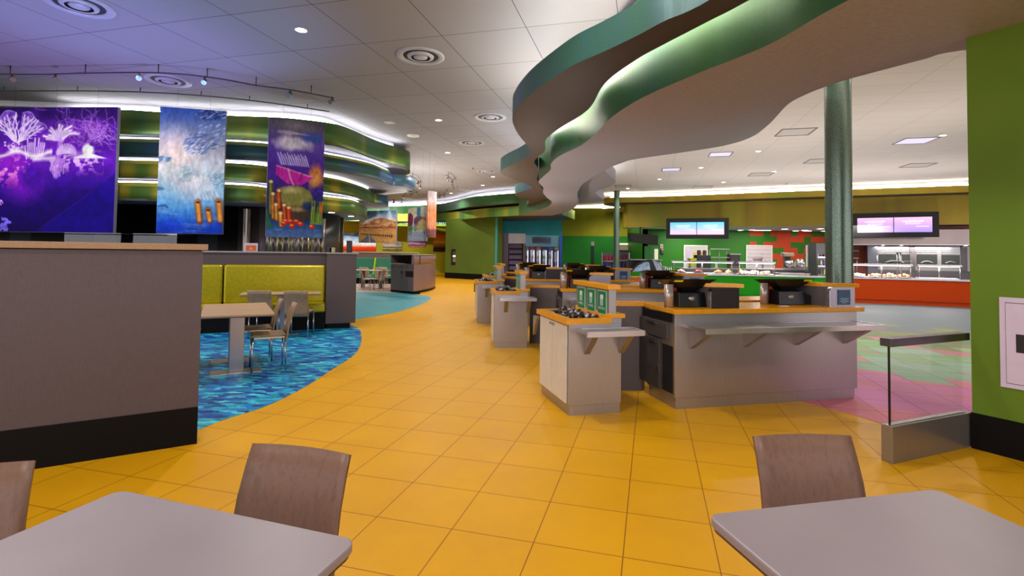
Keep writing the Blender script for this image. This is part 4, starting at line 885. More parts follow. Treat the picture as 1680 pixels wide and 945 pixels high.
def packets(loc, rot, label, seed):
    g = random.Random(seed); m = MB()
    for i in range(340):
        x = .05+.27*g.random(); y = .07+.655*g.random(); z = .81+.075*g.random()*(1-abs(x-.18)/.2)*(1 if y < .55 else .3)
        a = g.random()*2*PI; e = g.random()*.9; r_ = .011+.006*g.random(); L_ = .028
        d = Vector((math.cos(a)*math.cos(e), math.sin(a)*math.cos(e), math.sin(e)))*L_; c0 = Vector((x, y, z))
        m.tube([c0-d*.5, c0+d*.5], r_, 6, g.choice((0, 0, 0, 0, 1, 2)))
    o = m.build('condiment_packets', pk, None, loc=(0, 0, 0)); o.location = (*loc, 0); o.rotation_euler[2] = rot
    return tag(o, label, 'packets', None, 'stuff')
dark_in = mat('vent_dark', '15151a', .6, 0, 0)
st1 = gp(932, 683); st_rot = .26
s1 = make_stand('nearest condiment stand with green cutlery signs and cream doors, front of the walkway row', st1, st_rot); packets(st1, st_rot, 'heap of black and silver packets in the nearest condiment stand', 3)
stands = [(gp(810, 571), .08, 'second condiment stand from the front, cream side door and steel tray shelf'), (gp(783, 531), .12, 'third condiment stand from the front, half hidden behind the second'), ((-.64, 12.8), .12, 'farthest condiment stand before the olive wall block')]
for i, (l_, r_, lab) in enumerate(stands):
    dup(s1, None, l_, r_, lab); packets(l_, r_, 'heap of dark packets in the '+('second', 'third', 'farthest')[i]+' condiment stand', 5+i)
isl = [((1.5, 4.71), .2305, 'nearest register counter with long steel front and tray shelf'), ((.73, 7.3), .02, 'second register counter behind the nearest one'), ((.27, 9.95), -.02, 'third register counter from the front, before the drink coolers'), ((.12, 12.7), -.02, 'farthest register counter in the row')]
i1 = make_island(isl[0][2], isl[0][0], isl[0][1])
for l_, r_, lab in isl[1:]: dup(i1, None, l_, r_, lab)
def L2W(I, x, y, z=0): (ox, oy), r_, _ = I; return (ox+x*math.cos(r_)-y*math.sin(r_), oy+x*math.sin(r_)+y*math.cos(r_), z)
# ---- till terminal
yel = mat('yellow_sticker', 'e8e020', .4, 0, 0)
def make_terminal(label, loc, rot, mirror=1):
    t_ = thing('cash_register', label, 'cash register', loc, rot, 'black till terminals on the register counters')
    MB().hexa([(-.15, -.10, 0), (.15, -.10, 0), (.15, .14, 0), (-.15, .14, 0), (-.14, -.085, .14), (.14, -.085, .14), (.14, .12, .155), (-.14, .12, .155)]).build('base', black, t_, bevel=.008)
    MB().hexa([(-.07, -.03, .14), (.07, -.03, .14), (.07, .08, .14), (-.07, .08, .14), (-.10, -.06, .19), (.10, -.06, .19), (.10, .10, .19), (-.10, .10, .19)]).build('neck', black, t_)
    MB().lathe([(.032, 0), (.032, .004), (0, .005)], 20, sx=1.3, sy=.7).build('badge', mat('badge_silver', 'a8acb0', .3, .8, 0), t_, loc=(0, -.092, .085)); COL.objects[-1].rotation_euler[0] = PI/2 if False else 1.45
    MB().tube([(0, .02, .14), (0, .0, .17), (0, .02, .215)], [.05, .03, .035], 10).build('stand', black, t_)
    m = MB(); tl = -.07
    def pt(x, y, z): return (x, y*math.cos(tl)-z*math.sin(tl)+.02, y*math.sin(tl)+z*math.cos(tl)+.215)
    m.hexa([pt(-.12, -.08, -.04), pt(.12, -.08, -.04), pt(.12, .10, -.04), pt(-.12, .10, -.04), pt(-.245, -.16, .045), pt(.245, -.16, .045), pt(.245, .16, .045), pt(-.245, .16, .045)])
    m.build('monitor', black, t_, bevel=.006)
    sx = mirror*.165; m = MB(); m.hexa([pt(sx-.045, -.1385, .018), pt(sx+.045, -.1385, .018), pt(sx+.045, -.132, .018), pt(sx-.045, -.132, .018), pt(sx-.045, -.158, .036), pt(sx+.045, -.158, .036), pt(sx+.045, -.142, .036), pt(sx-.045, -.142, .036)]); m.build('sticker', yel, t_)
    MB().hexa([(.12, -.07, 0), (.28, -.07, 0), (.28, .12, 0), (.12, .12, 0), (.12, -.07, .12), (.28, -.07, .09), (.28, .12, .12), (.12, .12, .17)]).build('printer', mat('printer_black', '1c191c', .4, 0, 0), t_, bevel=.008)
    return t_
def make_divider(label, loc, rot, dark, sign):
    t_ = thing('counter_divider', label, 'divider panel', loc, rot)
    m = MB(); pts = [(0, 0), (.30, 0), (.30, .195), (.04, .195), (.012, .184), (0, .16)]
    a = [m.b.verts.new((x, 0, z)) for x, z in pts]; b = [m.b.verts.new((x, .05, z)) for x, z in pts]
    m.b.faces.new(a); m.b.faces.new(b[::-1])
    for i in range(len(pts)): m.b.faces.new((a[i], b[i], b[(i+1) % len(pts)], a[(i+1) % len(pts)]))
    m.build('panel', brushed('divider_dark', '453f42', .4) if dark else brushed('divider_light', '9d98a2', .35), t_)
    MB().box(-.006, .0, .0, .05, .0, .16).build('edge', steel_bright, t_)
    MB().hexa([(.02, .12, .195), (.335, -.02, .195), (.335, .09, .195), (-.14, .55, .195), (.02, .12, .23), (.335, -.02, .23), (.335, .09, .23), (-.14, .55, .23)]).build('ledge', orange_cap, t_)
    MB().hexa([(.05, .08, 0), (.29, .05, 0), (.29, .08, 0), (-.11, .50, 0), (.05, .08, .195), (.29, .05, .195), (.29, .08, .195), (-.11, .50, .195)]).build('rear_panel', steel_dark, t_)
    if sign:
        s = MB().box(.09, .24, -.006, -.0005, .02, .17).build('notice', mat('notice_blue', '17456a', .4), t_)
        m = MB()
        for k, wd in enumerate(('PAY HERE', 'PLEASE')): pass
        for k, ln in enumerate((.11, .08, .12, .06)): m.b.faces.new([m.b.verts.new(q) for q in ((.165-ln/2, -.0068, .08-.014*k), (.165+ln/2, -.0068, .08-.014*k), (.165+ln/2, -.0068, .085-.014*k), (.165-ln/2, -.0068, .085-.014*k))])
        m.build('small_print', mat('notice_ink', '9cc0d0', .5, 0, 0), s, norm=False)
    return t_
def make_guard(label, loc, rot):
    m = MB().ribbon([(.0, .0), (.03, -.018), (.07, -.02), (.10, .0), (.115, .04)], 0, .22, .006)
    o = m.build('side_guard', brushed('guard_steel', 'b8aca4', .25, True, .6), None, loc=(0, 0, 0)); o.location = loc; o.rotation_euler[2] = rot
    return tag(o, label, 'guard', 'curved steel guards beside the tills')
amber = NT('amber_plastic'); amber.col('b8480c'); amber = amber.set(.15, 0, .5, **{'Transmission Weight': .45, 'Emission Strength': 0})
def make_cups(label, loc):
    m = MB()
    t_ = thing('cup_stack', label, 'cups', loc, 0, 'amber cup stacks by the tills')
    for i, (x, y, h) in enumerate(((0, 0, .2), (.05, .03, .19), (.02, .07, .2))):
        MB().lathe([(.022, 0), (.03, h-.02), (.032, h), (.028, h-.004)], 14, (x, y, 0)).build('cup_column', amber, t_)
    return t_
ordn = ('nearest', 'second', 'third', 'farthest')
term = None
for k, I in enumerate(isl):
    for j, (x, y, side) in enumerate(((.27, .24, 'left'), (1.48, .34, 'right'))):
        lab = f'black till terminal with tilted monitor on the {side} half of the {ordn[k]} register counter'
        r_ = I[1]+(.0 if j == 0 else -.05); z = .905
        if k == 0: tt_ = make_terminal(lab, L2W(I, x, y, z), r_, -1 if j == 0 else 1); term = term or {}; term[j] = tt_
        else: dup(term[j], None, L2W(I, x, y, z), r_, lab)
    for j, (x, side) in enumerate(((.385, 'left'), (1.73, 'right'))):
        p = L2W(I, x, .02 if j == 0 else .03, .905); dark = (j == 0 and k != 1)
        make_divider(('dark' if dark else 'pale')+' divider with orange ledge'+(' and blue notice' if j else '')+f' on the {side} of the {ordn[k]} register counter', p, I[1], dark, j == 1)
    for j, x in enumerate((-.02, 1.19)):
        g = make_guard(f'curved steel guard left of the {("left", "right")[j]} till on the {ordn[k]} register counter', L2W(I, x, .16 if j == 0 else .36, .905), I[1])
    for j, (x, y) in enumerate(((.105, .27), (1.315, .42))):
        make_cups(f'amber cup stack behind the {("left", "right")[j]} till on the {ordn[k]} register counter', L2W(I, x, y, .905))
# small card at the right till
p = L2W(isl[0], 1.30, .16, .905); tag(MB().box(-.04, .04, -.03, .03, 0, .004).build('card', white, None, loc=p), 'small white card lying before the right till of the nearest counter', 'card')
# ================================================================== GLASS RAIL AND WALL PANEL
ra_, rb_ = Vector(gp(1465, 762)), Vector(RA)+Vector((.0, .02)); rd = (rb_-ra_).normalized(); rl = (rb_-ra_).length-.012
gr = thing('glass_rail', 'low glass rail with steel base and top bar beside the leaf green wall', 'railing', (*ra_, 0), math.atan2(rd.y, rd.x))
MB().box(0, rl+.05, 0, .075, 0, .25).build('base', brushed('rail_base_steel', '96918c', .28, True, .7), gr, bevel=.002)
MB().box(.0, rl, .022, .053, .25, .256).build('glazing_channel', steel_bright, gr)
MB().box(-.005, rl+.03, .0, .075, .79, .845).build('top_rail', brushed('rail_steel', '6a6468', .25), gr, bevel=.003)
MB().box(.035, rl, .033, .043, .256, .79).build('glass_pane', glass, gr)
MB().box(.03, .035, .031, .045, .256, .79).build('glass_edge', black, gr)
wr0 = tuple(Vector(RA)); wr1 = tuple(Vector(RC))
q = lambda x, y: wh(x, y, wr0, wr1)
a, b_ = q(1640, 487), q(1645, 634)
wp = thing('access_panel', 'pale lilac access panel with black recess in the leaf green wall', 'panel', (a[0], a[1], b_[2]), math.atan2(dv.y, dv.x))
H_ = a[2]-b_[2]; lil = mat('lilac_white', 'cfc0d6', .5)
m = MB()
MB().box(0, .5, -.012, -.0005, 0, H_).build('frame', lil, wp)
x1 = (Vector(q(1652, 560)[:2])-Vector(a[:2])).length
d = MB().box(x1, .5-x1, -.017, -.012, .035, H_-.04).build('door', lil, wp)
MB().box(x1-.003, .5-x1+.003, -.0135, -.012, .031, H_-.036).build('gap_line', black, wp)
x2 = (Vector(q(1668.5, 560)[:2])-Vector(a[:2])).length; z2 = q(1668.5, 578)[2]-b_[2]; z3 = q(1668.5, 548)[2]-b_[2]
MB().box(x2, x2+.09, -.019, -.0165, z2, z3).build('recess', black, d)
# ================================================================== FAR ROOM, COOLERS, SERVING COUNTERS
# ---- wavy bands over the walkway end
b1 = spline([(-10.5, 31.5), (-7.5, 31.3), (-5.6, 30.6), (-4.3, 29.5), (-3.4, 28.3), (-2.6, 26.6), (-1.8, 25.3), (-.9, 24.4), (0, 23.7), (.8, 23.2), (1.5, 22.8)], 5)
b2 = spline([(-10, 29.9), (-6.5, 29.8), (-4.2, 28.8), (-3.1, 27.8), (-2.3, 26.6), (-1.4, 25.5), (-.5, 24.6), (.2, 23.9), (1.3, 23.0), (2.2, 22.9)], 5)
close = lambda c, d=7: c+[(c[-1][0]+1, c[-1][1]+d), (c[0][0], c[0][1]+d)]
bands = thing('wavy_band', 'two stacked wavy green fascia bands over the end of the walkway', None, (-3, 27, 3.15), kind='structure')
iv2 = Matrix.Translation((3, -27, -3.15))
ch(MB().prism(close(b1, 9), 3.70, 4.18, 0, 1), 'upper_band', [under_dark, fas_green], bands, iv2)
ch(MB().prism(close(b2, 3.3), 3.15, 3.60, 0, 1), 'lower_band', [under_dark, fas_mix], bands, iv2)
ch(MB().ribbon(offset(b1, .55), 4.18, CZ-.002, .05), 'cove_back', mat('cove_white', ''), bands, iv2)
o = ch(MB().ribbon(offset(b1, .2), 4.19, 4.22, .05), 'light_strip', led_s, bands, iv2); o['label'] = 'white cove light strip'
# ---- right: thin band with cove light, tall fascia, kitchen ceiling
rb1 = spline([(6.0, 27.6), (4.9, 26.6), (4.6, 25.6), (5.1, 25.0), (6.2, 24.7), (8.1, 23.9), (10.5, 22.6), (13.0, 21.4), (17.2, 19.4), (22, 17), (27, 15)], 6)
fb = thing('serving_bulkhead', 'long olive yellow fascia with glowing cove over the serving counters', None, (12, 22, 2.75), kind='structure')
iv3 = Matrix.Translation((-12, -22, -2.75))
ch(MB().prism(rb1+[(30, 30), (8, 30)], 3.93, 4.2, 0, 1), 'upper_band', [under_dark, fas_yellow], fb, iv3)
ch(MB().ribbon(offset(rb1, .6), 4.2, CZ-.002, .05), 'cove_back', mat('cove_white', ''), fb, iv3)
o = ch(MB().ribbon(offset(rb1, .25), 4.21, 4.24, .06), 'light_strip', led_w, fb, iv3); o['label'] = 'warm white cove light strip'
rb2 = spline([(6.2, 27.1), (5.75, 26.6), (5.7, 25.9), (6.3, 25.7), (8.3, 24.9), (10.8, 23.6), (13.4, 22.3), (17.7, 20.2), (22.4, 17.9), (27.2, 16)], 6)
ch(MB().prism(rb2+[(30, 27.1), (8, 27.1)], 2.76, 3.93, 0, 1), 'fascia', [mat('kitchen_ceiling_white', 'd5c8bb', .6), fas_yellow], fb, iv3)
klights = [(1217, 376.5), (1222.8, 378.5), (1228, 380.5), (1234, 382.5), (1241, 383.5), (1194.5, 384), (1248, 375.5), (1257, 380), (1265, 382.8), (1322, 378.5), (1328, 381.5), (1308, 383), (1345, 374.8)]
for i, qk in enumerate([(1215, 384.5), (1233.5, 377), (1241, 379), (1248, 381), (1254.5, 382.8), (1260, 384), (1287.5, 375.5), (1305.5, 383.5), (1320, 377.5), (1323, 379.7), (1326.5, 381.5), (1346, 375), (1353, 383.5)]):
    x, y = gp(*qk, 2.755); sc_ = min(1, 26.6/y); x *= sc_; y *= sc_
    t_ = thing('ceiling_lamp', 'small square bright lamp in the kitchen ceiling', 'ceiling lamp', (x, y, 2.755), 0, 'square kitchen ceiling lamps')
    MB().box(-.12, .12, -.14, .14, -.012, 0).build('housing', fr_w2 if 'fr_w2' in globals() else white, t_); MB().box(-.1, .1, -.12, .12, -.016, -.012).build('diffuser', emit('lamp_face', 'fff6ec', 14), t_)
for x, y, e in ((9, 25.6, 130), (12.5, 25, 130), (16, 23.5, 150), (20, 21.5, 150), (14, 20.6, 90)): light('kitchen_glow', 'AREA', (x, y, 2.72), e, (1, .95, .88), 1.4)
far_b = spline([(1.8, 36.5), (3.8, 36.6), (5, 36.2), (6.3, 34.8), (7.6, 33.2)], 5)
# shorter cove over the yellow wall
m = MB().prism(far_b+[(8, 40), (1.8, 40)], 3.9, 4.2, 0, 1); bmesh.ops.translate(m.b, verts=m.b.verts[:], vec=(-.1, -4.2, 0))
o = m.build('soffit_band', [under_dark, fas_yellow]); tag(o, 'short olive band with warm cove glow above the far yellow wall', None, None, 'structure')
fb2 = [(x-.1, y-4.2) for x, y in far_b]
struct(MB().ribbon(offset(fb2, .5), 4.2, CZ-.002, .05).build('cove_back', mat('cove_white', '')))
tag(MB().ribbon(offset(fb2, .2), 4.21, 4.24, .06).build('cove_light', led_w), 'warm cove light strip above the far yellow wall', 'light strip')
# ---- screens
def screens(px0, px1, top0, top1, bot0, bot1, Y0_, Y1_, label, c1, c2):
    a, b = dp(px0, 370, Y0_), dp(px1, 370, Y1_); z1_ = hz(px0, top0, Y0_); z0_ = hz(px0, bot0, Y0_); L_ = math.hypot(b[0]-a[0], b[1]-a[1]); H = z1_-z0_
    t_ = thing('wall_screen', label, 'screen', (a[0], a[1], z0_), math.atan2(b[1]-a[1], b[0]-a[0]))
    MB().box(0, L_, 0, .16, 0, H).build('housing', mat('screen_black', '060408', .35, 0, 0), t_, bevel=.01)
    for s in (.25, .75): MB().box(L_*s-.08, L_*s+.08, .16, .42, H*.35, H*.8).build('wall_bracket', black, t_)
    for k in range(2):
        x0 = L_*(.065+.435*k); x1 = L_*(.49+.435*k) if k == 0 else L_*.925
        cv = Cv(24, 14, 1.7); cv.grad([(0, c1), (1, c2)])
        me, ctr, nrm, d = canvas_mesh(cv, (x0, -.004), (x1, -.004), H*.2, H*.8); me.materials.append(art_screen)
        o = bpy.data.objects.new('display', me); COL.objects.link(o); o.parent = t_; o.location = tuple(ctr)
        m = MB(); cx = 0; w_ = x1-x0
        text_mb(m, 'LANDSCAPE', H*.105, (cx, -.004, H*.40), sx=1.15); text_mb(m, 'OF FLAVORS', H*.075, (cx, -.004, H*.315), sx=1.15)
        m.b.faces.new([m.b.verts.new(qv) for qv in ((w_*.08, -.004, H*.22), (w_*.42, -.004, H*.22), (w_*.42, -.004, H*.235), (w_*.08, -.004, H*.235))])
        m.build('lettering', emit('screen_white', 'ffffff', 1.6), o, norm=False)
    return t_
screens(1093, 1196, 358.5, 354, 391.5, 391, 24.1, 23.1, 'black double menu screen glowing sky blue and pink over the green counter', '62c4f0', 'f0c0dc')
screens(1398, 1541, 350.5, 345.5, 389.5, 389, 21.2, 19.7, 'black double menu screen glowing pink and violet over the orange counter', 'e8b8d8', '9a86f0')
a = dp(1036, 390, 25.2); t_ = thing('hanging_box', 'dark box hanging below the left end of the olive fascia', 'box', (a[0], a[1], a[2]), 0)
MB().hexa([(0, 0, -.18), (1.22, -.3, -.36), (1.22, .1, -.36), (0, .5, -.18), (-.1, 0, .24), (1.22, -.3, .12), (1.22, .1, .12), (-.1, .5, .24)]).build('housing', mat('box_dark', '1d1a18', .5, 0, 0), t_); MB().tube([(.5, .3, .1), (.5, .3, 2.77-a[2])], .03, 8).build('hanger', black, t_)
# ---- serving counters
cc = [(4.95, 17.9), (5.4, 17.35), (6.05, 17.0), (7.2, 16.9), (8.53, 16.6), (9.67, 16.3), (10.4, 16.0), (11.98, 15.35), (13.25, 14.7), (15.5, 13.4)]
s_ = spline(cc, 6); ig = 36
gface = mat('counter_green', '1c8c08', .45, 0, .01, 9, .2); oface = mat('counter_orange', 'b83c00', .45, 0, .01, 9, .15)
def counter(path, face, label, D=.75):
    t_ = thing('serving_counter', label, 'counter', (path[0][0], path[0][1], 0)); iv = Matrix.Translation((-path[0][0], -path[0][1], 0))
    back = offset(path, D)
    ch(MB().prism(path+back[::-1], .13, .75), 'front_panel', face, t_, iv)
    ins = offset(path, .02); ch(MB().prism(ins+back[::-1], .0, .13), 'kick_panel', face, t_, iv)
    ch(MB().prism(offset(path, -.02)+back[::-1], .75, .79), 'countertop', steel_bright, t_, iv)
    return t_
counter(s_[:ig], gface, 'bright green curved serving counter left of the thick column'); counter(s_[ig-1:], oface, 'orange serving counter between the thick column and the leaf green wall')
def along(px):
    "point on the counter front seen at picture column px"
    best = None
    for i in range(len(s_)-1):
        for k in range(5):
            x = s_[i][0]+(s_[i+1][0]-s_[i][0])*k/5; y = s_[i][1]+(s_[i+1][1]-s_[i][1])*k/5; p_ = 840+CF*x/y
            if best is None or abs(p_-px) < best[0]: best = (abs(p_-px), x, y, math.atan2(s_[i+1][1]-s_[i][1], s_[i+1][0]-s_[i][0]))
    return best[1:]
def guard_unit(px0, px1, label, lamp):
    x0, y0, a0 = along(px0); x1, y1, a1 = along(px1); L_ = math.hypot(x1-x0, y1-y0); r_ = math.atan2(y1-y0, x1-x0)
    t_ = thing('sneeze_guard', label, 'sneeze guard', (x0, y0, .79), r_)
    for s in np.linspace(.03, .97, 3): MB().tube([(L_*s, .2, 0), (L_*s, .2, .36)], .018, 8).build('post', steel_dark, t_)
    MB().box(0, L_, .08, .5, .36, .375).build('glass_shelf', glass, t_); MB().hexa([(0, .1, .12), (L_, .1, .12), (L_, .108, .12), (0, .108, .12), (0, .06, .36), (L_, .06, .36), (L_, .068, .36), (0, .068, .36)]).build('glass_front', glass, t_)
    MB().box(0, L_, .17, .3, .375, .43).build('lamp_bar', steel_bright, t_)
    if lamp: MB().box(.05, L_-.05, .19, .28, .366, .374).build('heat_lamp', emit('warm_lamp', 'fff0dc', 10), t_); light('heat_lamp_glow', 'AREA', tuple(Vector((x0, y0, 1.14))+Vector((math.cos(r_), math.sin(r_), 0))*L_/2+Vector((-math.sin(r_), math.cos(r_), 0))*.24), 22, (1, .9, .8), L_*.8, (0, 0, r_), None, .1)
    return t_
guard_unit(1102, 1205, 'glass sneeze guard over the fruit well of the green counter', True); guard_unit(1212, 1275, 'glass sneeze guard with glowing heat lamps on the green counter', True)
guard_unit(1398, 1500, 'glass sneeze guard with glowing heat lamps over hot plates on the orange counter', True); guard_unit(1507, 1583, 'glass sneeze guard over the white well of the orange counter', True)
def well(px0, px1, label, mat_):
    x0, y0, _ = along(px0); x1, y1, _ = along(px1); r_ = math.atan2(y1-y0, x1-x0); L_ = math.hypot(x1-x0, y1-y0)
    t_ = thing('food_well', label, 'food well', (x0, y0, .79), r_); MB().box(0, L_, .1, .55, 0, .02).build('rim', steel_bright, t_); MB().box(.03, L_-.03, .13, .52, .012, .03).build('ice_bed', mat_, t_); return t_
ice = mat('ice_white', 'e6e2f0', .5)
well(1105, 1206, 'white ice bed well on the green counter', ice); well(1508, 1578, 'white lined food well at the right end of the orange counter', ice)
def heap(px, off, label, cols, r_=.14, n=14, cat='food', plate=True, fr=.04):
    x, y, a = along(px); p = Vector((x, y, .825))+Vector((-math.sin(a), math.cos(a), 0))*off
    if not plate: pass
    t_ = thing('food_plate' if plate else 'fruit_pile', label, cat, tuple(p), a)
    if plate: MB().lathe([(r_*.5, -.03), (r_, -.015), (r_*1.15, -.005), (r_*1.1, -.012), (r_*.5, -.022), (0, -.022)], 20).build('plate', white, t_)
    else: MB().box(-r_*1.1, r_*1.1, -r_*.6, r_*.6, -.005, .012).build('tray', steel, t_)
    g = random.Random(px)
    for i in range(n):
        rr = r_*.8*math.sqrt(g.random()); aa = g.random()*2*PI; h = (1-rr/r_)*.07
        MB().ball((0, 0, 0), fr*(.8+.4*g.random()), 0, 8, 6).build('piece', mat('food_'+cols[i % len(cols)], cols[i % len(cols)], .4, 0, 0), t_, loc=(rr*math.cos(aa), rr*math.sin(aa)*.6, h+.01))
for qv in [(1112, .3, 'small pink and white food plate at the left end of the green counter', ('e08080', 'e8e0d8')), (1150, .3, 'pile of red berries on the ice bed', ('c02838', 'a01828')), (1184, .3, 'pile of red and orange fruit on the ice bed', ('b82020', 'e88020', 'e0a020')), (1199, .28, 'yellow fruit pile at the right of the ice bed', ('f0c850', 'e8d880'))]:
    heap(*qv, plate=False)
for qv in [(1223, .3, 'white plate with pale food, left under the green counter heat lamps', ('e8e0d0',)), (1240, .3, 'plate of white rolls, middle under the green counter heat lamps', ('ecdccc', 'e0c8a8')), (1262, .3, 'plate of meat slices, right under the green counter heat lamps', ('b87a50', 'd8b090')),
           (1412, .3, 'white plate at the left end of the orange counter', ('e8e4dc',)), (1438, .28, 'first lit plate of food under the orange counter heat lamps', ('e8c098', 'c07848')), (1462, .28, 'middle lit plate of food under the orange counter heat lamps', ('f0d8b8', 'c88858')), (1486, .28, 'right lit plate of food under the orange counter heat lamps', ('e8b880', 'b86838'))]:
    heap(*qv, r_=.2)
x, y, a = along(1226); tag(MB().lathe([(.05, 0), (.055, .14), (.04, .17), (0, .17)], 14).build('yellow_jar', mat('jar_yellow', 'd8a810', .35, 0, 0), None, loc=(x, y+.5, .79)), 'yellow jar under the heat lamps of the green counter', 'jar')
# wire racks left of the fruit well
for px, lab in ((1086, 'small chrome wire rack at the left end of the green counter'), (1100, 'chrome plate rack with arched wires on the green counter')):
    x, y, a = along(px); t_ = thing('wire_rack', lab, 'rack', (x, y+.35, .79), 0)
    for i in range(5): MB().tube([(-.12+.06*i, -.08, 0), (-.12+.06*i, -.06, .22), (-.12+.06*i, .06, .22), (-.12+.06*i, .08, 0)], .008, 6).build('wire', chrome, t_)
# ---- kitchen equipment (all stands on a back counter)
def eqp(name, label, cat, px, py, Y): p = dp(px, py, Y); return thing(name, label, cat, p, 0)
bc = thing('back_counter', 'steel back counter along the green kitchen', 'counter', (9.5, 21.0, 0), 0)
MB().box(-2.6, 3.6, -.4, .4, 0, .86).build('cabinet', steel_dark, bc); MB().box(-2.65, 3.65, -.43, .43, .86, .9).build('countertop', steel, bc)
def onback(px): return (px-840)/CF*20.9
def eq(name, label, cat, px): return thing(name, label, cat, (onback(px), 20.95, .9), 0)
t_ = eq('wire_shelf', 'open steel shelf stand against the green kitchen wall', 'shelf', 1181)
for x in (-.38, .0, .30): MB().tube([(x, 0, 0), (x, 0, .78)], .016, 6).build('post', steel, t_)
for z in (.42, .76): MB().box(-.42, .36, -.15, .15, z, z+.03).build('shelf', steel, t_)
t_ = eq('bottle', 'small white bottle below the open steel shelf', 'bottle', 1176); MB().lathe([(.05, 0), (.05, .22), (.02, .28), (0, .29)], 12).build('body', white, t_)
t_ = eq('toaster_oven', 'dark toaster oven with steel top in the green kitchen', 'oven', 1204); MB().box(-.2, .2, -.2, .2, .1, .55).build('body', mat('oven_brown', '3a2a26', .4), t_, bevel=.01); MB().box(-.22, .22, -.22, .22, .55, .6).build('top', steel, t_); MB().box(-.2, .2, -.2, .2, 0, .1).build('base', steel_dark, t_); MB().box(-.17, .17, -.212, -.2, .15, .45).build('door', mat('oven_glass', '1a1210', .15, 0, 0), t_)
t_ = eq('coffee_brewer', 'black coffee brewer with two brown hoppers in front of the bright opening', 'brewer', 1153); MB().box(-.28, .28, -.2, .2, 0, .52).build('body', black, t_, bevel=.01)
for x in (-.13, .1): MB().lathe([(.07, 0), (.08, .16), (.06, .2), (0, .2)], 12, (x, 0, .52)).build('hopper', mat('hopper_brown', '3c2416', .3, 0, 0), t_)
t_ = eq('plastic_tub', 'yellow plastic tub beside the coffee brewer', 'tub', 1140); MB().hexa([(-.18, -.14, .06), (.18, -.14, .06), (.18, .14, .06), (-.18, .14, .06), (-.22, -.17, .36), (.22, -.17, .36), (.22, .17, .36), (-.22, .17, .36)]).build('tub', mat('tub_yellow', 'c8c828', .4), t_, bevel=.01); MB().box(-.24, .24, -.19, .19, .36, .385).build('rim', mat('tub_yellow', ''), t_); MB().box(-.2, .2, -.15, .15, 0, .06).build('stand', steel, t_)
t_ = eq('stand_mixer', 'grey stand mixer with bowl in front of the orange wall squares', 'mixer', 1294); MB().box(-.16, .16, -.2, .2, 0, .06).build('base', steel, t_); MB().box(-.1, .1, .05, .18, .06, .5).build('column', steel_dark, t_); MB().box(-.2, .16, -.2, .2, .5, .66).build('head', mat('mixer_beige', 'a89888', .35), t_, bevel=.03); MB().lathe([(.04, .06), (.13, .15), (.15, .34), (.14, .34), (.1, .15), (0, .08)], 18, (0, -.08, 0)).build('bowl', steel_bright, t_); MB().box(-.42, -.2, -.05, .05, .6, .62).build('tray_arm', steel_dark, t_)
t_ = eq('meat_slicer', 'pale meat slicer on a steel block at the right of the back counter', 'slicer', 1311); MB().box(-.28, .28, -.2, .2, 0, .1).build('base', steel, t_); MB().lathe([(.0, -.02), (.17, -.01), (.18, .0), (0, .02)], 24).build('blade', steel_bright, t_, loc=(.02, -.1, .26)); COL.objects[-1].rotation_euler[0] = 1.3; MB().hexa([(-.2, -.1, .1), (.25, -.1, .1), (.25, .15, .1), (-.2, .15, .1), (-.05, -.05, .38), (.18, -.05, .34), (.18, .12, .34), (-.05, .12, .38)]).build('carriage', mat('slicer_cream', 'b8b0a4', .35), t_, bevel=.02)
t_ = thing('steel_cabinet', 'low steel cabinet block right behind the right end of the green counter', 'cabinet', (onback(1300)*.86, 18.0, 0)); MB().box(-.55, .45, -.25, .25, 0, .80).build('body', steel, t_); MB().box(-.58, .48, -.28, .28, .8, .83).build('top', steel_bright, t_); MB().box(-.5, -.05, -.262, -.25, .1, .74).build('door', steel_bright, t_)
t_ = thing('potted_herb', 'small green herb pot on the steel cabinet block', 'plant', (onback(1300)*.86+.42, 17.85, .83)); MB().lathe([(.04, 0), (.055, .09), (0, .09)], 12).build('pot', black, t_)
g = random.Random(4); m = MB()
for i in range(50):
    a = g.random()*6.3; r_ = .1*g.random(); c0 = Vector((r_*math.cos(a), r_*math.sin(a), .1+.12*g.random())); d = Vector((g.uniform(-1, 1), g.uniform(-1, 1), .4)).normalized()*.04; s2 = d.cross(Vector((0, 0, 1))).normalized()*.015
    m.b.faces.new([m.b.verts.new(c0-s2), m.b.verts.new(c0+d), m.b.verts.new(c0+s2)])
m.build('leaves', mat('herb_green', '2f7a2a', .5), t_, norm=False)
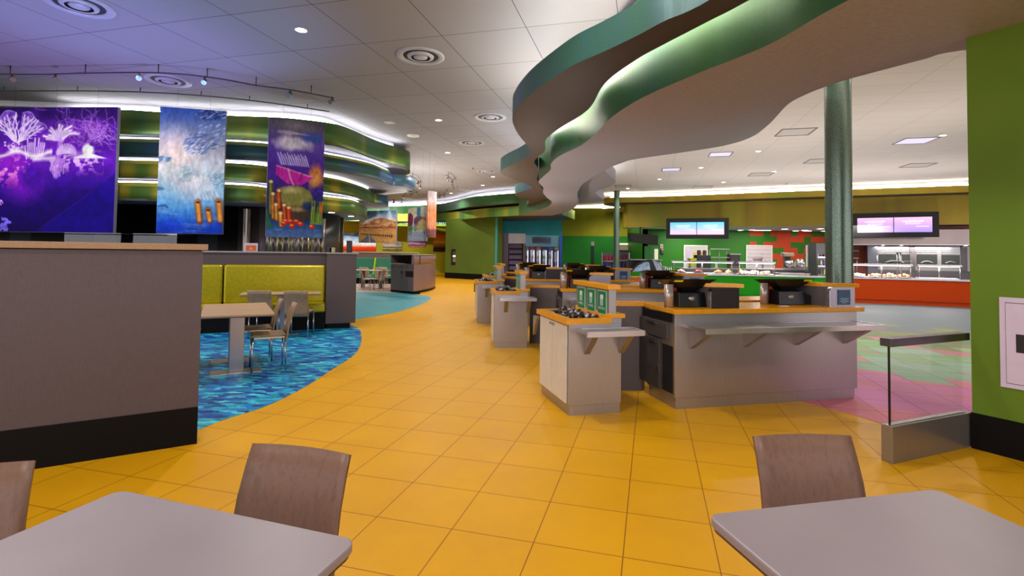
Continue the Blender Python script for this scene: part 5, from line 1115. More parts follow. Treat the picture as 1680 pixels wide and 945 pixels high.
# bright openings in the kitchen wall
litw = emit('lit_back_room', 'f4ecdc', .75)
def opening(px0, px1, py0, py1, label, kind, idx):
    a, b = dp(px0, py0, 27.2), dp(px1, py1, 27.2); w_ = b[0]-a[0]; z0_ = 0.55 if py1 < 446 else .05; z1_ = a[2]
    t_ = thing(f'window_{idx}' if kind != 'door' else f'door_{idx}', None, None, (a[0], 27.19, z0_)); struct(t_)
    H = z1_-z0_; f = .05
    m = MB(); m.box(-f, 0, -.05, 0, 0, H+f); m.box(w_, w_+f, -.05, 0, 0, H+f); m.box(0, w_, -.05, 0, H, H+f); m.build('frame', mat('opening_frame', 'd8d2c8', .4), t_)
    MB().box(0, w_, -.02, -.005, 0, H).build('bright_room', litw if kind == 'lit' else mat('shutter_grey', 'b4b0b4', .4, .3), t_)
    if kind == 'shutter':
        for i in range(7): MB().box(0, w_, -.035, -.02, H*(i+.1)/7, H*(i+.8)/7).build('shutter_slat', mat('shutter_pale', 'c4c0c6', .35, .3), t_)
        MB().tube([(w_*.62, -.1, .1), (w_*.62, -.1, H*.7)], .03, 8).build('tap_column', chrome, t_); MB().box(w_*.25, w_*.62, -.14, -.06, H*.5, H*.56).build('shelf', steel_bright, t_)
    if kind == 'lit':
        MB().box(.08, w_*.28, -.03, -.02, 0, H*.9).build('slatted_blind', mat('blind_lilac', 'a89cb0', .5), t_); MB().box(w_*.36, w_*.95, -.03, -.02, .35, H*.75).build('shelf_view', mat('shelf_tan', 'b09468', .5), t_)
opening(1123, 1159, 403.5, 443, '', 'lit', 1); opening(1225, 1265, 403.5, 445, '', 'shutter', 2); opening(1323, 1340, 404, 450, '', 'shutter', 3)
# right equipment line behind the orange counter
er = math.atan2(-1.15, 2.3); eo = Vector((14.3, 22.7)); ed = Vector((math.cos(er), math.sin(er)))
def E(px):
    p = wh(px, 420, tuple(eo), tuple(eo+ed)); return Vector(p[:2])
def EZ(px, py): return wh(px, py, tuple(eo), tuple(eo+ed))[2]
hood = thing('extraction_hood', 'long polished steel hood band below the violet menu screen', 'hood', (*E(1380), EZ(1480, 402)), er)
Lh = (E(1600)-E(1380)).length; MB().box(0, Lh, -.5, .9, 0, .62).build('canopy', brushed('hood_steel', '9a8a84', .2, True), hood); MB().box(0, Lh, -.52, -.5, -.02, .02).build('edge', steel_bright, hood)
light('hood_fill', 'AREA', (*(E(1500)-Vector((.2, .3))), EZ(1500, 403)-.05), 90, (1, .95, .88), 2.6, (0, 0, er), None, .5)  # added area light to brighten the ovens below the hood
for s in (.33, .47, .93): MB().lathe([(.05, 0), (.05, -.02), (0, -.02)], 12, (Lh*s, -.1, -.001)).build('lamp', emit('lamp_face', '', 12), hood)
for x in (.2, Lh-.2): MB().box(x-.05, x+.05, .3, .4, .62, .70).build('hanger', steel_dark, hood)
struct(MB().slab(tuple(E(1365)+Vector((.3, .75))), tuple(E(1640)+Vector((.3, .75))), .1, 0, 2.74).build('wall_hot_line', mat('orange_tile_wall', 'b8401c', .35)))
ov = thing('oven_line', 'row of steel ovens with dark windows behind the orange counter', 'ovens', (*E(1438), 0), er)
Lo = (E(1600)-E(1438)).length; zt_ = EZ(1500, 404)
MB().box(0, Lo, 0, .6, 0, .9).build('cabinet', steel_dark, ov)
MB().box(0, Lo, .05, .6, .9, zt_).build('body', steel, ov)
segs = [((E(a_)-E(1438)).length, (E(b_)-E(1438)).length) for a_, b_ in ((1442, 1494), (1504, 1538), (1545, 1575))]
for i, (a_, b_) in enumerate(segs):
    z0_, z1_ = EZ(1500, 434), EZ(1500, 418); w_ = MB().box(a_, b_, .03, .05, z0_, z1_).build('window', mat('oven_window', '1f211c', .12, 0, 0), ov)
    MB().tube([(a_+(b_-a_)*(.2+.6*k/8), .02, z0_+.06+.08*math.sin(PI*k/8)) for k in range(9)], .03, 6).build('hearth_glow', mat('hearth_grey', '6a665c', .4), w_)
    for k in range(4): MB().box(a_, b_, .0, .05, z1_+.04+.075*k, z1_+.07+.075*k).build('louvre', steel_bright, ov)
for px in (1497, 1582): p = (E(px)-E(1438)).length; MB().box(p-.09, p+.09, -.03, .05, .9, zt_).build('upright', steel_dark, ov)
sd = thing('steel_fridge', 'plain steel upright cabinet left of the ovens', 'fridge', (*E(1423), 0), er); MB().box(0, .36, -.1, .5, 0, EZ(1423, 403)).build('body', brushed('fridge_steel', '7d8088', .3), sd); MB().tube([(.33, -.13, .9), (.33, -.13, 1.5)], .012, 6).build('handle', chrome, sd)
hl = thing('heat_lamp_stand', 'two tier steel lamp stand between the plates and ovens', 'lamp stand', (*(E(1454)-Vector((.2, .9))), .0), er)
MB().tube([(0, 0, 0), (0, 0, 1.66)], .03, 8).build('post', steel, hl); MB().tube([(.1, 0, 0), (.1, 0, 1.62)], .03, 8).build('post', steel_bright, hl)
for z in (1.26, 1.62): MB().box(-.12, .45, -.12, .12, z, z+.035).build('arm', steel, hl)
sh = thing('wall_shelf', 'steel shelf rack on the orange wall beside the thick column', 'shelf', (*(E(1400)+Vector((0, .3))), 0), er)
for z in (EZ(1400, 412), EZ(1400, 424)): MB().box(-.5, .35, -.2, .2, z, z+.03).build('shelf', steel, sh)
for x in (-.45, .3): MB().tube([(x, 0, 0), (x, 0, EZ(1400, 410))], .02, 6).build('post', steel_bright, sh)
# drinks fridge beside the column
df = thing('drinks_fridge', 'tall open drinks fridge with lit shelves left of the thick column', 'fridge', (dp(1338, 420, 19.5)[0]+.35, 19.5, 0), 0)
zt2 = hz(1345, 399, 19.3); MB().box(-.35, .75, -.05, .5, zt2-.42, zt2).build('header', mat('fridge_header', '3a3a3c', .4), df)
MB().box(-.35, -.29, -.05, .5, 0, zt2-.42).build('side', mat('fridge_header', ''), df); MB().box(.69, .75, -.05, .5, 0, zt2-.42).build('side', mat('fridge_header', ''), df); MB().box(-.29, .69, .45, .5, 0, zt2-.42).build('back', mat('fridge_back', 'b0aac8', .4), df); MB().box(-.29, .69, -.05, .5, 0, .3).build('base', black, df)
sz = [hz(1345, py, 19.5) for py in (450, 435.5, 420.5)]+[]
items = mat('bottle_amber', '8a4a20', .2, 0, 0)
bot_mats = [mat('bottle_amber', ''), mat('bottle_green', '6a8a3a', .2, 0, 0), mat('bottle_cream', 'd8c8a0', .3, 0, 0), mat('bottle_purple', '8a60a8', .3, 0, 0)]
proto = {}
def bottle(loc, mi, label, group, s=1.):
    if mi not in proto:
        t_ = thing('bottle', label, 'bottle', loc, 0, group); MB().lathe([(.035, 0), (.035, .12), (.014, .17), (.014, .19), (0, .19)], 10).build('body', bot_mats[mi % 4], t_); MB().lathe([(.016, .19), (.016, .205), (0, .205)], 8).build('cap', [white, black, mat('cap_red', 'a02020', .4, 0, 0), white][mi % 4], t_); proto[mi] = t_
    else: t_ = dup(proto[mi], None, loc, 0, label, group)
    t_.scale = (s, s, s); return t_
for r_, z in enumerate(sz):
    MB().box(-.29, .69, .0, .45, z-.02, z).build('shelf', steel_bright, df); MB().box(-.28, .68, .42, .44, z+.30, z+.33).build('light_tube', emit('fridge_tube', 'eef4ff', 5), df)
    for k in range(7): bottle((df.location.x-.22+.13*k, 19.58, z), (k+r_) % 4, f'bottle on the {("lowest", "middle", "top")[r_]} shelf of the tall drinks fridge', f'bottles on the {("lowest", "middle", "top")[r_]} drinks fridge shelf', 1.15)
# ---- grab and go cooler bank
cb = thing('cooler_bank', 'long steel cooler bank with six lit glass doors under the teal wall', 'cooler', (dp(862, 420, 27)[0], 27.0, 0), 0)
X0 = dp(862, 420, 27)[0]; f_ = lambda px: dp(px, 420, 27)[0]-X0; zz = lambda py: hz(880, py, 27)
MB().box(f_(821), f_(834), 0, .9, 0, zz(383.5)).build('side_panel', brushed('cooler_bronze', '5a5158', .3), cb); MB().box(f_(834), f_(862), 0, .9, zz(400), zz(383.5)).build('header_panel', steel, cb); MB().box(f_(858), f_(862), 0, .9, 0, zz(400)).build('divider', steel_dark, cb)
MB().box(f_(834), f_(858), .85, .9, 0, zz(400)).build('back', mat('cooler_navy', '1a1c4a', .4), cb); MB().box(f_(834), f_(858), .0, .9, 0, .4).build('base', steel_dark, cb)
MB().box(f_(862), f_(921), .1, .9, zz(404.5), zz(386)).build('header', mat('header_teal_glass', '5f8fa0', .2, .3), cb); MB().box(f_(862), f_(921), 0, .9, 0, .3).build('base', steel_dark, cb); MB().box(f_(862), f_(921), .86, .9, .3, zz(404.5)).build('back', emit('cooler_inner_glow', 'b8bcd8', .45), cb); MB().box(f_(918), f_(922), 0, .9, 0, zz(386)).build('side_panel', mat('side_blue', '2a4ab0', .3, .3), cb)  # emissive back panel stands in for light inside the coolers
s2 = MB().box(f_(873), f_(904), .06, .1, zz(399), zz(389)).build('sign', mat('sign_slate', '44587a', .4), cb)
text_mb(MB(), 'TRY THE TO GO COOLERS', .075, ((f_(873)+f_(904))/2, .055, zz(394.5))).build('lettering', mat('sign_ink', '10141c', .5, 0, 0), s2, norm=False)
edges = [862, 868.5, 878.5, 888.5, 898.5, 908, 918]
tops = ['6aa080', 'b03848', 'c87838', '1a2a70', '3a50a8', '7a8a48']
for i in range(6):
    a_, b_ = f_(edges[i]), f_(edges[i+1]); d = MB(); z0_, z1_ = .3, zz(404.5); fw = .05
    d.box(a_, a_+fw, .02, .06, z0_, z1_); d.box(b_-fw, b_, .02, .06, z0_, z1_); d.box(a_+fw, b_-fw, .02, .06, z0_, z0_+fw); d.box(a_+fw, b_-fw, .02, .06, z1_-.17, z1_)
    dd = d.build('door', mat('door_frame_blue', '2a3464', .35, .3), cb); MB().box(a_+fw, b_-fw, .03, .036, z0_+fw, z1_-.17).build('glass', glass, dd); MB().box(a_+fw, b_-fw, .01, .02, z1_-.15, z1_-.03).build('header_card', mat('card_'+tops[i], tops[i], .4, 0, 0), dd); MB().box(b_-fw-.02, b_-fw, .0, .02, z0_+.4, z1_-.5).build('handle', steel_bright, dd)
    MB().box(b_-.085, b_-.065, .08, .1, .35, z1_-.2).build('light_tube', emit('cooler_tube', 'e8ecff', 3), cb)
    for k in range(5):
        z = .35+k*.38
        MB().box(a_+.02, b_-.02, .2, .8, z-.015, z).build('shelf', emit('cooler_inner_glow', '', 1), cb)  # shelves share the emission added to the back
        for j in range(2 if b_-a_ > .25 else 1):
            gk = random.Random(i*31+k*7+j); bottle((X0+a_+.1+j*.12, 27.28, z), gk.randrange(4), 'chilled bottle behind the lit cooler doors', 'chilled bottles behind the lit cooler doors', 1.4)
packm = [mat('pack_violet', '8a80a8', .4), mat('pack_grey', '9a94a8', .4)]
for k in range(5):
    z = zz(442-9.2*k)-.02 if False else zz(443-9.0*k)
    MB().box(f_(834), f_(858), .1, .85, z-.03, z).build('shelf', mat('shelf_navy', '2a2c60', .4), cb)
    for j in range(8):
        x = X0+f_(835.5)+j*(f_(857)-f_(835.5))/8+.03; o = dup(COL.objects['snack_pack'], None, (x, 27.2, z)) if 'snack_pack' in COL.objects else None
        if o is None: o = MB().hexa([(-.035, -.03, 0), (.035, -.03, 0), (.035, .03, 0), (-.035, .03, 0), (-.03, -.012, .19), (.03, -.012, .19), (.03, .012, .19), (-.03, .012, .19)]).build('snack_pack', packm[0], None, loc=(x, 27.2, z))
        o['group'] = f'packs on shelf {k+1} of the dark cooler side' if False else 'small packs on the dark left shelves of the cooler bank'; o['label'] = 'small violet pack on the dark left shelves of the cooler bank'; o['category'] = 'pack'
# ---- snack racks, shutter, door, post
def rack(px0, px1, Y, py0, label, cols, rows=3):
    a, b = dp(px0, 430, Y)[0], dp(px1, 430, Y)[0]; w_ = b-a; H = hz((px0+px1)/2, py0, Y)
    t_ = thing('snack_rack', label, 'rack', ((a+b)/2, Y, 0)); 
    for sx in (-1, 1): MB().box(sx*w_/2-.02, sx*w_/2+.02, -.2, .2, 0, H).build('side', steel_bright, t_)
    MB().box(-w_/2, w_/2, .18, .2, 0, H).build('back', steel_dark, t_)
    for k in range(rows):
        z = H-.42*(k+1); MB().box(-w_/2, w_/2, -.2, .18, z-.02, z).build('shelf', steel_bright, t_)
        n = max(3, int(w_/.16))
        for j in range(n):
            c = cols[k % len(cols)]; nm = 'snack_box'; x = (a+b)/2-w_/2+w_*(j+.5)/n
            o = MB().box(-.055, .055, -.05, .05, 0, .26+.03*((j*7+k) % 3)).build(nm, mat('box_'+c, c, .4), None, loc=(x, Y-.1, z)); m2 = None
            tag(o, {'a02040': 'red', '2040b8': 'blue', 'b05020': 'orange', '802838': 'dark red', '303070': 'navy', 'b84018': 'orange'}[c]+f' snack box on {label.split(" with")[0]}', 'box', f'{c} boxes on '+label.split(' with')[0])
    return t_
rack(987, 1008, 26.5, 415, 'pale snack rack in front of the slender column with red and blue boxes', ['a02040', '2040b8', 'b05020'])
rack(1013.5, 1031, 28.5, 414.5, 'dark snack rack before the roller shutter with red and navy boxes', ['802838', '303070', 'b84018'])
p = dp(972, 400, 30.0); ps = thing('kiosk_post', 'black post with a pale scanner head by the green wall', 'post', (p[0], 30.0, 0)); MB().box(-.09, .09, -.06, .06, 0, p[2]-.12).build('post', mat('post_dark', '0c2412', .4, 0, 0), ps); MB().box(-.09, .09, -.09, .06, p[2]-.12, p[2]+.12).build('head', mat('scanner_grey', 'a89c98', .4), ps)
def wall_at(px, py): return wh(px, py, (Y0[0], Y0[1]-.02), (Y1[0], Y1[1]-.02))
a, b = wall_at(1015, 399), wall_at(1043, 399); wa = math.atan2(b[1]-a[1], b[0]-a[0]); w_ = math.hypot(b[0]-a[0], b[1]-a[1])
rs = thing('door_1', None, None, (a[0], a[1]-.03, 0), wa); struct(rs)
H = a[2]; MB().box(0, w_, -.08, 0, 0, H-.1).build('recess', mat('shutter_dark', '4a4c58', .4, .4), rs); MB().box(0, w_, -.12, -.02, H-.1, H).build('lintel', emit('shutter_lamp', 'ffe8c8', 1.2), rs); MB().box(0, w_, -.14, -.03, H-.42, H-.12).build('roll_box', mat('roll_beige', 'a89c88', .5), rs)
for k in range(6): MB().box(w_*.62, w_, -.12, -.08, .1+.27*k, .35+.27*k).build('shutter_slat', mat('shutter_pale', ''), rs)
a = wall_at(1057, 404)
gd_ = thing('door_2', None, None, (dp(1057, 404, 27.15)[0], 27.14, 0)); struct(gd_); w2 = dp(1081, 404, 27.15)[0]-dp(1057, 404, 27.15)[0]; H2 = hz(1070, 404, 27.15)
MB().box(0, w2, -.03, 0, 0, H2).build('leaf', mat('door_green', '155a14', .4), gd_); MB().box(w2*.68, w2*.93, -.04, -.03, H2-.7, H2-.14).build('vision_pane', emit('lit_pane', 'e8dcc0', 1.0), gd_); MB().box(w2*.1, w2*.16, -.06, -.03, H2*.45, H2*.52).build('handle', chrome, gd_)
for px, py, c, lab in ((1086.5, 404.5, 'b8a898', 'small beige wall box right of the dark green door'), (1088, 413.5, '26202a', 'dark wall phone with grey top right of the dark green door')):
    p = dp(px, py, 27.0); t_ = thing('wall_box', lab, 'wall box', (p[0], 27.13, p[2])); MB().box(-.08, .08, 0, .06, -.1, .1).build('case', mat('wb_'+c, c, .4), t_); MB().box(-.07, .07, -.008, 0, .1, .14).build('top', mat('scanner_grey', ''), t_); MB().box(-.04, .04, -.008, 0, -.04, .04).build('face', steel_dark, t_)
# ---- curved glass display case, green base
dc = thing('display_case', 'curved glass pastry case with black end on a green base', 'display case', (dp(1058, 440, 14.6)[0], 14.6, 0), 0)
MB().box(-.42, .5, -.05, .6, 0, hz(1058, 446.5, 14.6)).build('base', gface, dc)
zb_ = hz(1058, 446.5, 14.6); arc = [(-.42+.02, .0)]+[(-.40+.62*math.sin(t_*PI/2/8), .40*math.sin(PI/2*t_/8)**.8) for t_ in range(1, 9)]
m = MB(); pr = [(-.42, 0), (-.34, .12), (-.22, .24), (-.06, .33), (.08, .36), (.20, .36), (.34, .02)]
inn = [(-.36, 0), (-.30, .09), (-.19, .19), (-.05, .27), (.06, .30), (.12, .28), (.16, .05)]
for y in (-.04,):
    a1 = [m.b.verts.new((x, y, zb_+z)) for x, z in pr]; a2 = [m.b.verts.new((x, y, zb_+z)) for x, z in inn]; a3 = [m.b.verts.new((x, y+.03, zb_+z)) for x, z in pr]
    for i in range(6): m.b.faces.new((a1[i], a1[i+1], a2[i+1], a2[i])); m.b.faces.new((a1[i], a3[i], a3[i+1], a1[i+1]))
m.build('end_frame', black, dc, norm=False)
m = MB(); a1 = [m.b.verts.new((x, -.02, zb_+z)) for x, z in inn]; m.b.faces.new(a1); m.build('end_glass', mat('case_glass_blue', '7f9cb4', .1, .2, .2, 12), dc, norm=False)
m = MB(); pr2 = [(.34, .02), (.20, .36), (.42, .36), (.56, .02)]; a1 = [m.b.verts.new((x, -.03+.15*(i > 1), zb_+z)) for i, (x, z) in enumerate(pr2)]; m.b.faces.new(a1); m.build('side_glass', mat('case_glass_pale', 'a8b4cc', .1, .2, .1, 9), dc, norm=False)
MB().tube([(.42, .1, zb_+.36), (.56, .1, zb_+.02)], .012, 6).build('glass_frame', steel_bright, dc)
MB().box(-.4, .5, .5, .58, zb_, zb_+.34).build('back', steel_dark, dc); MB().box(-.42, .5, 0, .58, zb_+.34, zb_+.36).build('top', steel, dc)
oc = thing('low_counter', 'low orange fronted counter in front of the green display base', 'counter', (dp(1060, 450, 13.2)[0], 13.2, 0)); MB().box(-.6, .75, 0, .5, 0, hz(1060, 455.5, 13.2)-.0).build('front_panel', mat('counter_orange2', 'c8660f', .35), oc); MB().box(-.62, .77, -.02, .52, hz(1060, 455.5, 13.2), hz(1060, 454.5, 13.2)).build('countertop', orange_cap, oc); MB().box(-.60, .75, -.006, 0, .1, hz(1060, 463, 13.2)).build('lower_panel', mat('pale_panel', 'c8b4b4', .4), oc)
# ---- waste station and far dining furniture
wa0, wa1 = Vector(gp(640, 479)), Vector(gp(678, 483)); wd = (wa1-wa0).normalized(); wn_ = Vector((-wd.y, wd.x)); wL = (wa1-wa0).length; Hs = hz(660, 417.5, wa1.y)
ws = thing('waste_station', 'dark brown waste station with bin openings and curved right side', 'waste station', (*wa0, 0), math.atan2(wd.y, wd.x))
gm = mat('waste_grey', '5d5758', .4); k_ = wL/443.  # front measured in the enlarged photo
def Z(py): return hz(660, 380+py/7.875, wa1.y*.98)
MB().box(.02, wL-.02, .04, .3, 0, .09).build('toe_kick', blacksat, ws)
MB().box(0, wL-.3, .45, .5, Z(430), Hs-.03).build('back_panel', brown_lam, ws); MB().box(-.02, .04, .02, .5, Z(430), Hs-.03).build('side_cheek', brown_lam, ws); MB().box(-.03, wL*.36, .0, .5, Z(430), Z(418)).build('tray_ledge', mat('ledge_beige', 'b8a890', .4), ws)
cyl = [((Vector(q_)-wa0).dot(wd), (Vector(q_)-wa0).dot(wn_)) for q_ in spline([tuple(wa1), (-3.12, 17.6), (-2.97, 18.4), (-2.92, 19.3), (-3.02, 20.3), (-3.5, 20.9)], 4)]; bk_ = ((Vector((-4.15, 20.6))-wa0).dot(wd), (Vector((-4.15, 20.6))-wa0).dot(wn_)); full = [(0, .02)]+cyl+[bk_]
MB().prism(full, .09, Z(430)).build('body', laminate('brown_curve', '83696c', .35), ws); MB().ribbon(cyl, Z(430), Hs-.03, .08).build('curved_side', laminate('brown_curve', '83696c', .35), ws)
MB().prism([(x-.02, y+.02) for x, y in full], 0, .088).build('curved_kick', blacksat, ws)
MB().prism([(-.04, -.02), (wL, -.04)]+[(x+.02, y-.01) for x, y in cyl[1:]]+[bk_], Hs-.03, Hs).build('cap', mat('cap_olive', '8a8a6a', .4), ws)
def X(px): return (px-437)*k_
for (a_, b_, z0_, z1_) in ((440, 602, 772, 508), (608, 712, 772, 508), (720, 876, 772, 605), (440, 545, 500, 440), (555, 710, 500, 440), (720, 876, 500, 440)):
    MB().box(X(a_), X(b_), .005, .02, Z(z0_), Z(z1_)).build('door', gm, ws, bevel=.004)
MB().box(X(722), X(872), .0, .02, Z(596), Z(516)).build('opening', black, ws); MB().lathe([(X(676)-X(657), 0), (0, .0)], 20).build('round_opening', black, ws, loc=(X(657), .003, Z(540))); COL.objects[-1].rotation_euler[0] = PI/2
lt = mat('faint_ink', '2e2a2c', .5, 0, 0)
for cx, cz in ((655, 590), (462, 468), (520, 468), (638, 466), (797, 466), (797, 632)):
    m = MB(); x = X(cx); z = Z(cz)
    for s in (0, 1, 2): m.b.faces.new([m.b.verts.new(v) for v in ((x-.05+s*.03, .004, z-.02), (x-.03+s*.03, .004, z-.02), (x-.02+s*.03, .004, z+.02), (x-.04+s*.03, .004, z+.02))])
    m.build('pictogram', lt, ws, norm=False)
# far dining: partition, teal bench, tables and chairs between booth block and waste station
fp = thing('partition', 'low pink brown partition with pale cap beyond the far dining chairs', 'partition', (*dp(612, 430, 23)[:2], 0), .1)
zc = hz(612, 413.5, 23); MB().box(-2.2, 2.0, 0, .15, 0, zc-.03).build('panel', laminate('rosy_laminate', '8f7068'), fp); MB().box(-2.2, 2.0, -.03, .18, zc-.03, zc).build('cap', mat('cap_pale', 'd8cfc0', .4), fp)
bz = hz(612, 423, 22.6)
tb = thing('booth_bench', 'teal green bench back with a lime strip in the far dining room', 'bench', (*dp(612, 430, 22.55)[:2], 0), .1)
for a_, b_ in ((-2.1, -.0), (.06, 1.9)): MB().box(a_, b_, 0, .25, .42, bz).build('back_cushion', mat('teal_vinyl', '3f8a70', .35), tb, bevel=.02)
MB().hexa([(-.02, -.01, .4), (.06, -.01, .4), (.06, .1, .4), (-.02, .1, .4), (.06, -.01, bz), (.14, -.01, bz), (.14, .1, bz), (.06, .1, bz)]).build('lime_strip', mat('lime', 'c0e030', .4, 0, 0), tb)
MB().box(-2.1, 1.9, -.5, .0, .25, .42).build('seat_cushion', mat('teal_vinyl', ''), tb, bevel=.02); MB().box(-2.1, 1.9, -.45, .2, 0, .25).build('base', blacksat, tb)
cream = NT('cream_ply'); n = cream.noise(cream.pos(), 12, 3); cream.col(cream.ramp(n, [(.3, 'c8b094'), (.7, 'dcc8ac')])); cream = cream.set(.4)
fc = make_chair('cream wooden chair facing away beside the teal bench, left by the booth end block', cream); fc.location = (*dp(600, 440, 20.5)[:2], 0); fc.rotation_euler[2] = PI
for px, Yf, r_, lab in ((605, 18.6, PI/2+.3, 'cream wooden chair seen from its side, just right of the booth end block'), (619, 18.4, -PI/2-.2, 'cream wooden chair turned left beside the waste station'), (625, 20.6, PI, 'cream wooden chair facing the teal bench next to the waste station'), (634, 21.2, PI*.9, 'cream wooden chair half hidden behind the waste station')):
    dup(fc, None, (*dp(px, 440, Yf)[:2], 0), r_, lab)
for px, Yf, lab in ((596, 19.7, 'small pale table between the cream chairs by the booth end block'), (625, 19.3, 'small pale table behind the waste station edge')):
    q_ = make_table('dining_table', lab, .7, .6, cream, round_=.02); q_.location = (*dp(px, 440, Yf)[:2], 0)
# details on the olive wall block and partition caps
p = wh(742.5, 412.5, G0, G1); pp = thing('fire_alarm_pull', 'small red wall box at the left edge of the olive wall', 'alarm box', (p[0], p[1]-.045, p[2])); MB().box(-.07, .07, 0, .04, -.0, .12).build('red_case', mat('alarm_red', 'b03020', .4, 0, 0), pp); MB().box(-.08, .08, 0, .04, -.16, -.01).build('black_case', black, pp)
p = wh(745.5, 422, G0, G1); nc = thing('wall_niche', 'black wall niche with two small lit control panels in the olive wall', 'control niche', (p[0], p[1]-.05, p[2]))
MB().box(-.16, .16, 0, .045, -.42, .42).build('recess', black, nc); MB().box(-.08, .14, -.006, 0, .0, .12).build('lit_panel', emit('niche_lit', 'f0e0c0', 1.2), nc); MB().box(-.08, .14, -.006, 0, -.25, -.05).build('panel', steel, nc); MB().box(-.08, .14, -.006, 0, .18, .3).build('panel', steel_dark, nc)
for px, h_, mt, lab in ((541, .10, black, 'small black holder on the low partition cap'), (545.5, .09, mat('holder_olive', '9a9a68', .4), 'small olive holder right of the black one on the partition cap'), (573, .22, black, 'tall black napkin box on the end block cap')):
    p = Vector(dp(px, 410, 9.55)[:2]); b0 = MB().box(-.045, .045, -.03, .03, 0, h_).build('napkin_box' if h_ > .15 else 'menu_holder', mt, None, loc=(p.x, p.y, 1.37), bevel=.004); tag(b0, lab, 'holder')
nb = COL.objects['napkin_box']; MB().hexa([(-.03, -.008, h_), (.03, -.008, h_), (.03, .008, h_), (-.03, .008, h_), (-.012, -.006, h_+.06), (.035, -.006, h_+.05), (.035, .006, h_+.05), (-.012, .006, h_+.06)]).build('napkin', white, nb)
# ================================================================== CEILING FITTINGS
fr_w = mat('fitting_white', 'a2a2aa', .4); lampf = emit('lamp_face', 'fff6ec', 14); dark_in = mat('vent_dark', '15151a', .6, 0, 0)
def diffuser(px, py, R, label):
    x, y = gp(px, py, CZ)
    t_ = thing('ceiling_diffuser', label, 'air vent', (x, y, CZ), 0, 'round ceiling diffusers')
    k = R/.37
    MB().lathe([(.37*k, 0), (.37*k, -.012), (.34*k, -.022), (.29*k, -.016), (.27*k, -.004), (.27*k, 0)], 36).build('outer_ring', fr_w, t_)
    MB().lathe([(.27*k, -.002), (0, -.002)], 30).build('throat', dark_in, t_)
    MB().lathe([(.205*k, -.004), (.20*k, -.022), (.155*k, -.034), (.145*k, -.03), (.18*k, -.012)], 30).build('middle_ring', fr_w, t_)
    MB().lathe([(.11*k, -.012), (.105*k, -.028), (.05*k, -.038), (0, -.04)], 24).build('centre_cone', fr_w, t_)
for q in [(130, 8, .37, 'big round air diffuser at the top left corner of the ceiling'), (276, 132, .37, 'round air diffuser beside the curved track over the blue picture'), (690, 92, .37, 'round air diffuser, largest over the yellow walkway'),
          (804, 192, .37, 'round air diffuser next to the tip of the teal soffit'), (774, 234, .37, 'round air diffuser left of the teal soffit bend'), (797.5, 281, .37, 'small looking round air diffuser before the second soffit tip'), (766, 311.5, .37, 'farthest round air diffuser near the green wavy band')]:
    diffuser(*q)
def downlight(px, py, label, E=0, R=.075, z=CZ, group='recessed ceiling downlights', col=(1, .94, .86), spot=2.5):
    x, y = gp(px, py, z)
    t_ = thing('downlight', label, 'downlight', (x, y, z), 0, group)
    MB().lathe([(R*1.25, 0), (R*1.25, -.006), (R, -.008)], 24).build('trim_ring', fr_w, t_)
    MB().lathe([(R, -.005), (0, -.005)], 24).build('lamp', lampf, t_)
    if E: light('down_spot', 'SPOT', (x, y, z-.03), E, col, .06, (0, 0, 0), spot)
for q in [(494, 49, 'round downlight alone over the left of the walkway, largest in view', 260), (719.5, 197, 'round downlight left of the teal soffit tip', 260), (734.5, 250.5, 'round downlight between two diffusers over the walkway', 260),
          (809, 290, 'round downlight closest to the second soffit tip', 260), (792, 304, 'round downlight just before the white cove over the green band', 200), (740, 317, 'farthest round downlight over the walkway, by the curved canyon panel', 200),
          (1244, 248, 'round downlight between two square ceiling panels', 200), (1150, 275, 'round downlight right of the lit lavender square panel pair', 200), (1082, 294, 'round downlight left of the serving side ceiling', 200),
          (1030, 309, 'round downlight nearest the soffit hook', 200), (1187, 299, 'round downlight over the green serving counter', 240), (1270, 281.5, 'round downlight beside the thick green column', 240), (1288, 305, 'round downlight close to the yellow fascia', 200), (1547, 222, 'bright round downlight right of the lavender panel, near the green wall', 260)]:
    downlight(q[0], q[1], q[2], q[3])
panel_lit = emit('lavender_panel_light', 'cfc6e6', 1.3)
def sqpanel(px, py, label, lit, S=.58):
    x, y = gp(px, py, CZ)
    t_ = thing('ceiling_panel', label, 'ceiling panel', (x, y, CZ), -CTH, 'square ceiling panels')
    m = MB()
    for a, b in (((-S/2, -S/2), (S/2, -S/2)), ((S/2, -S/2), (S/2, S/2)), ((S/2, S/2), (-S/2, S/2)), ((-S/2, S/2), (-S/2, -S/2))): m.bar((*a, -.006), (*b, -.006), .03, .012)
    m.build('frame', mat('panel_frame_brown', '7b706a', .5), t_)
    MB().box(-S/2+.02, S/2-.02, -S/2+.02, S/2-.02, -.004, -.001).build('face', panel_lit if lit else mat('panel_face', 'cfc4be', .6), t_)
for q in [(1305, 216.5, 'square ceiling panel with brown frame left of the thick column', 0, .75), (1182, 253, 'square ceiling panel glowing faintly, middle of the serving side', 1, .62), (1101, 278, 'square ceiling panel glowing faintly, left of the serving side', 1, .62), (1248, 286, 'unlit square ceiling panel behind the downlight pair', 0, .75),
          (1153, 307, 'unlit square ceiling panel over the left end of the yellow fascia', 0, .75), (1502, 231, 'square lavender lit ceiling panel right of the thick column', 1, .75), (1345, 264, 'square ceiling panel touching the left edge of the thick column', 0, .75), (1506, 271, 'square ceiling panel below the lavender lit one', 0, .75), (1022, 305, 'square ceiling panel close to the soffit hook', 0, .7)]:
    sqpanel(*q)
x, y = gp(678, 222, CZ); tag(MB().lathe([(.16, 0), (.16, -.02), (.14, -.03), (0, -.032)], 28).build('ceiling_speaker', mat('speaker_white', 'e4e2de', .5), None, loc=(x, y, CZ)), 'plain white round ceiling speaker near the tiered bulkhead tip', 'speaker')
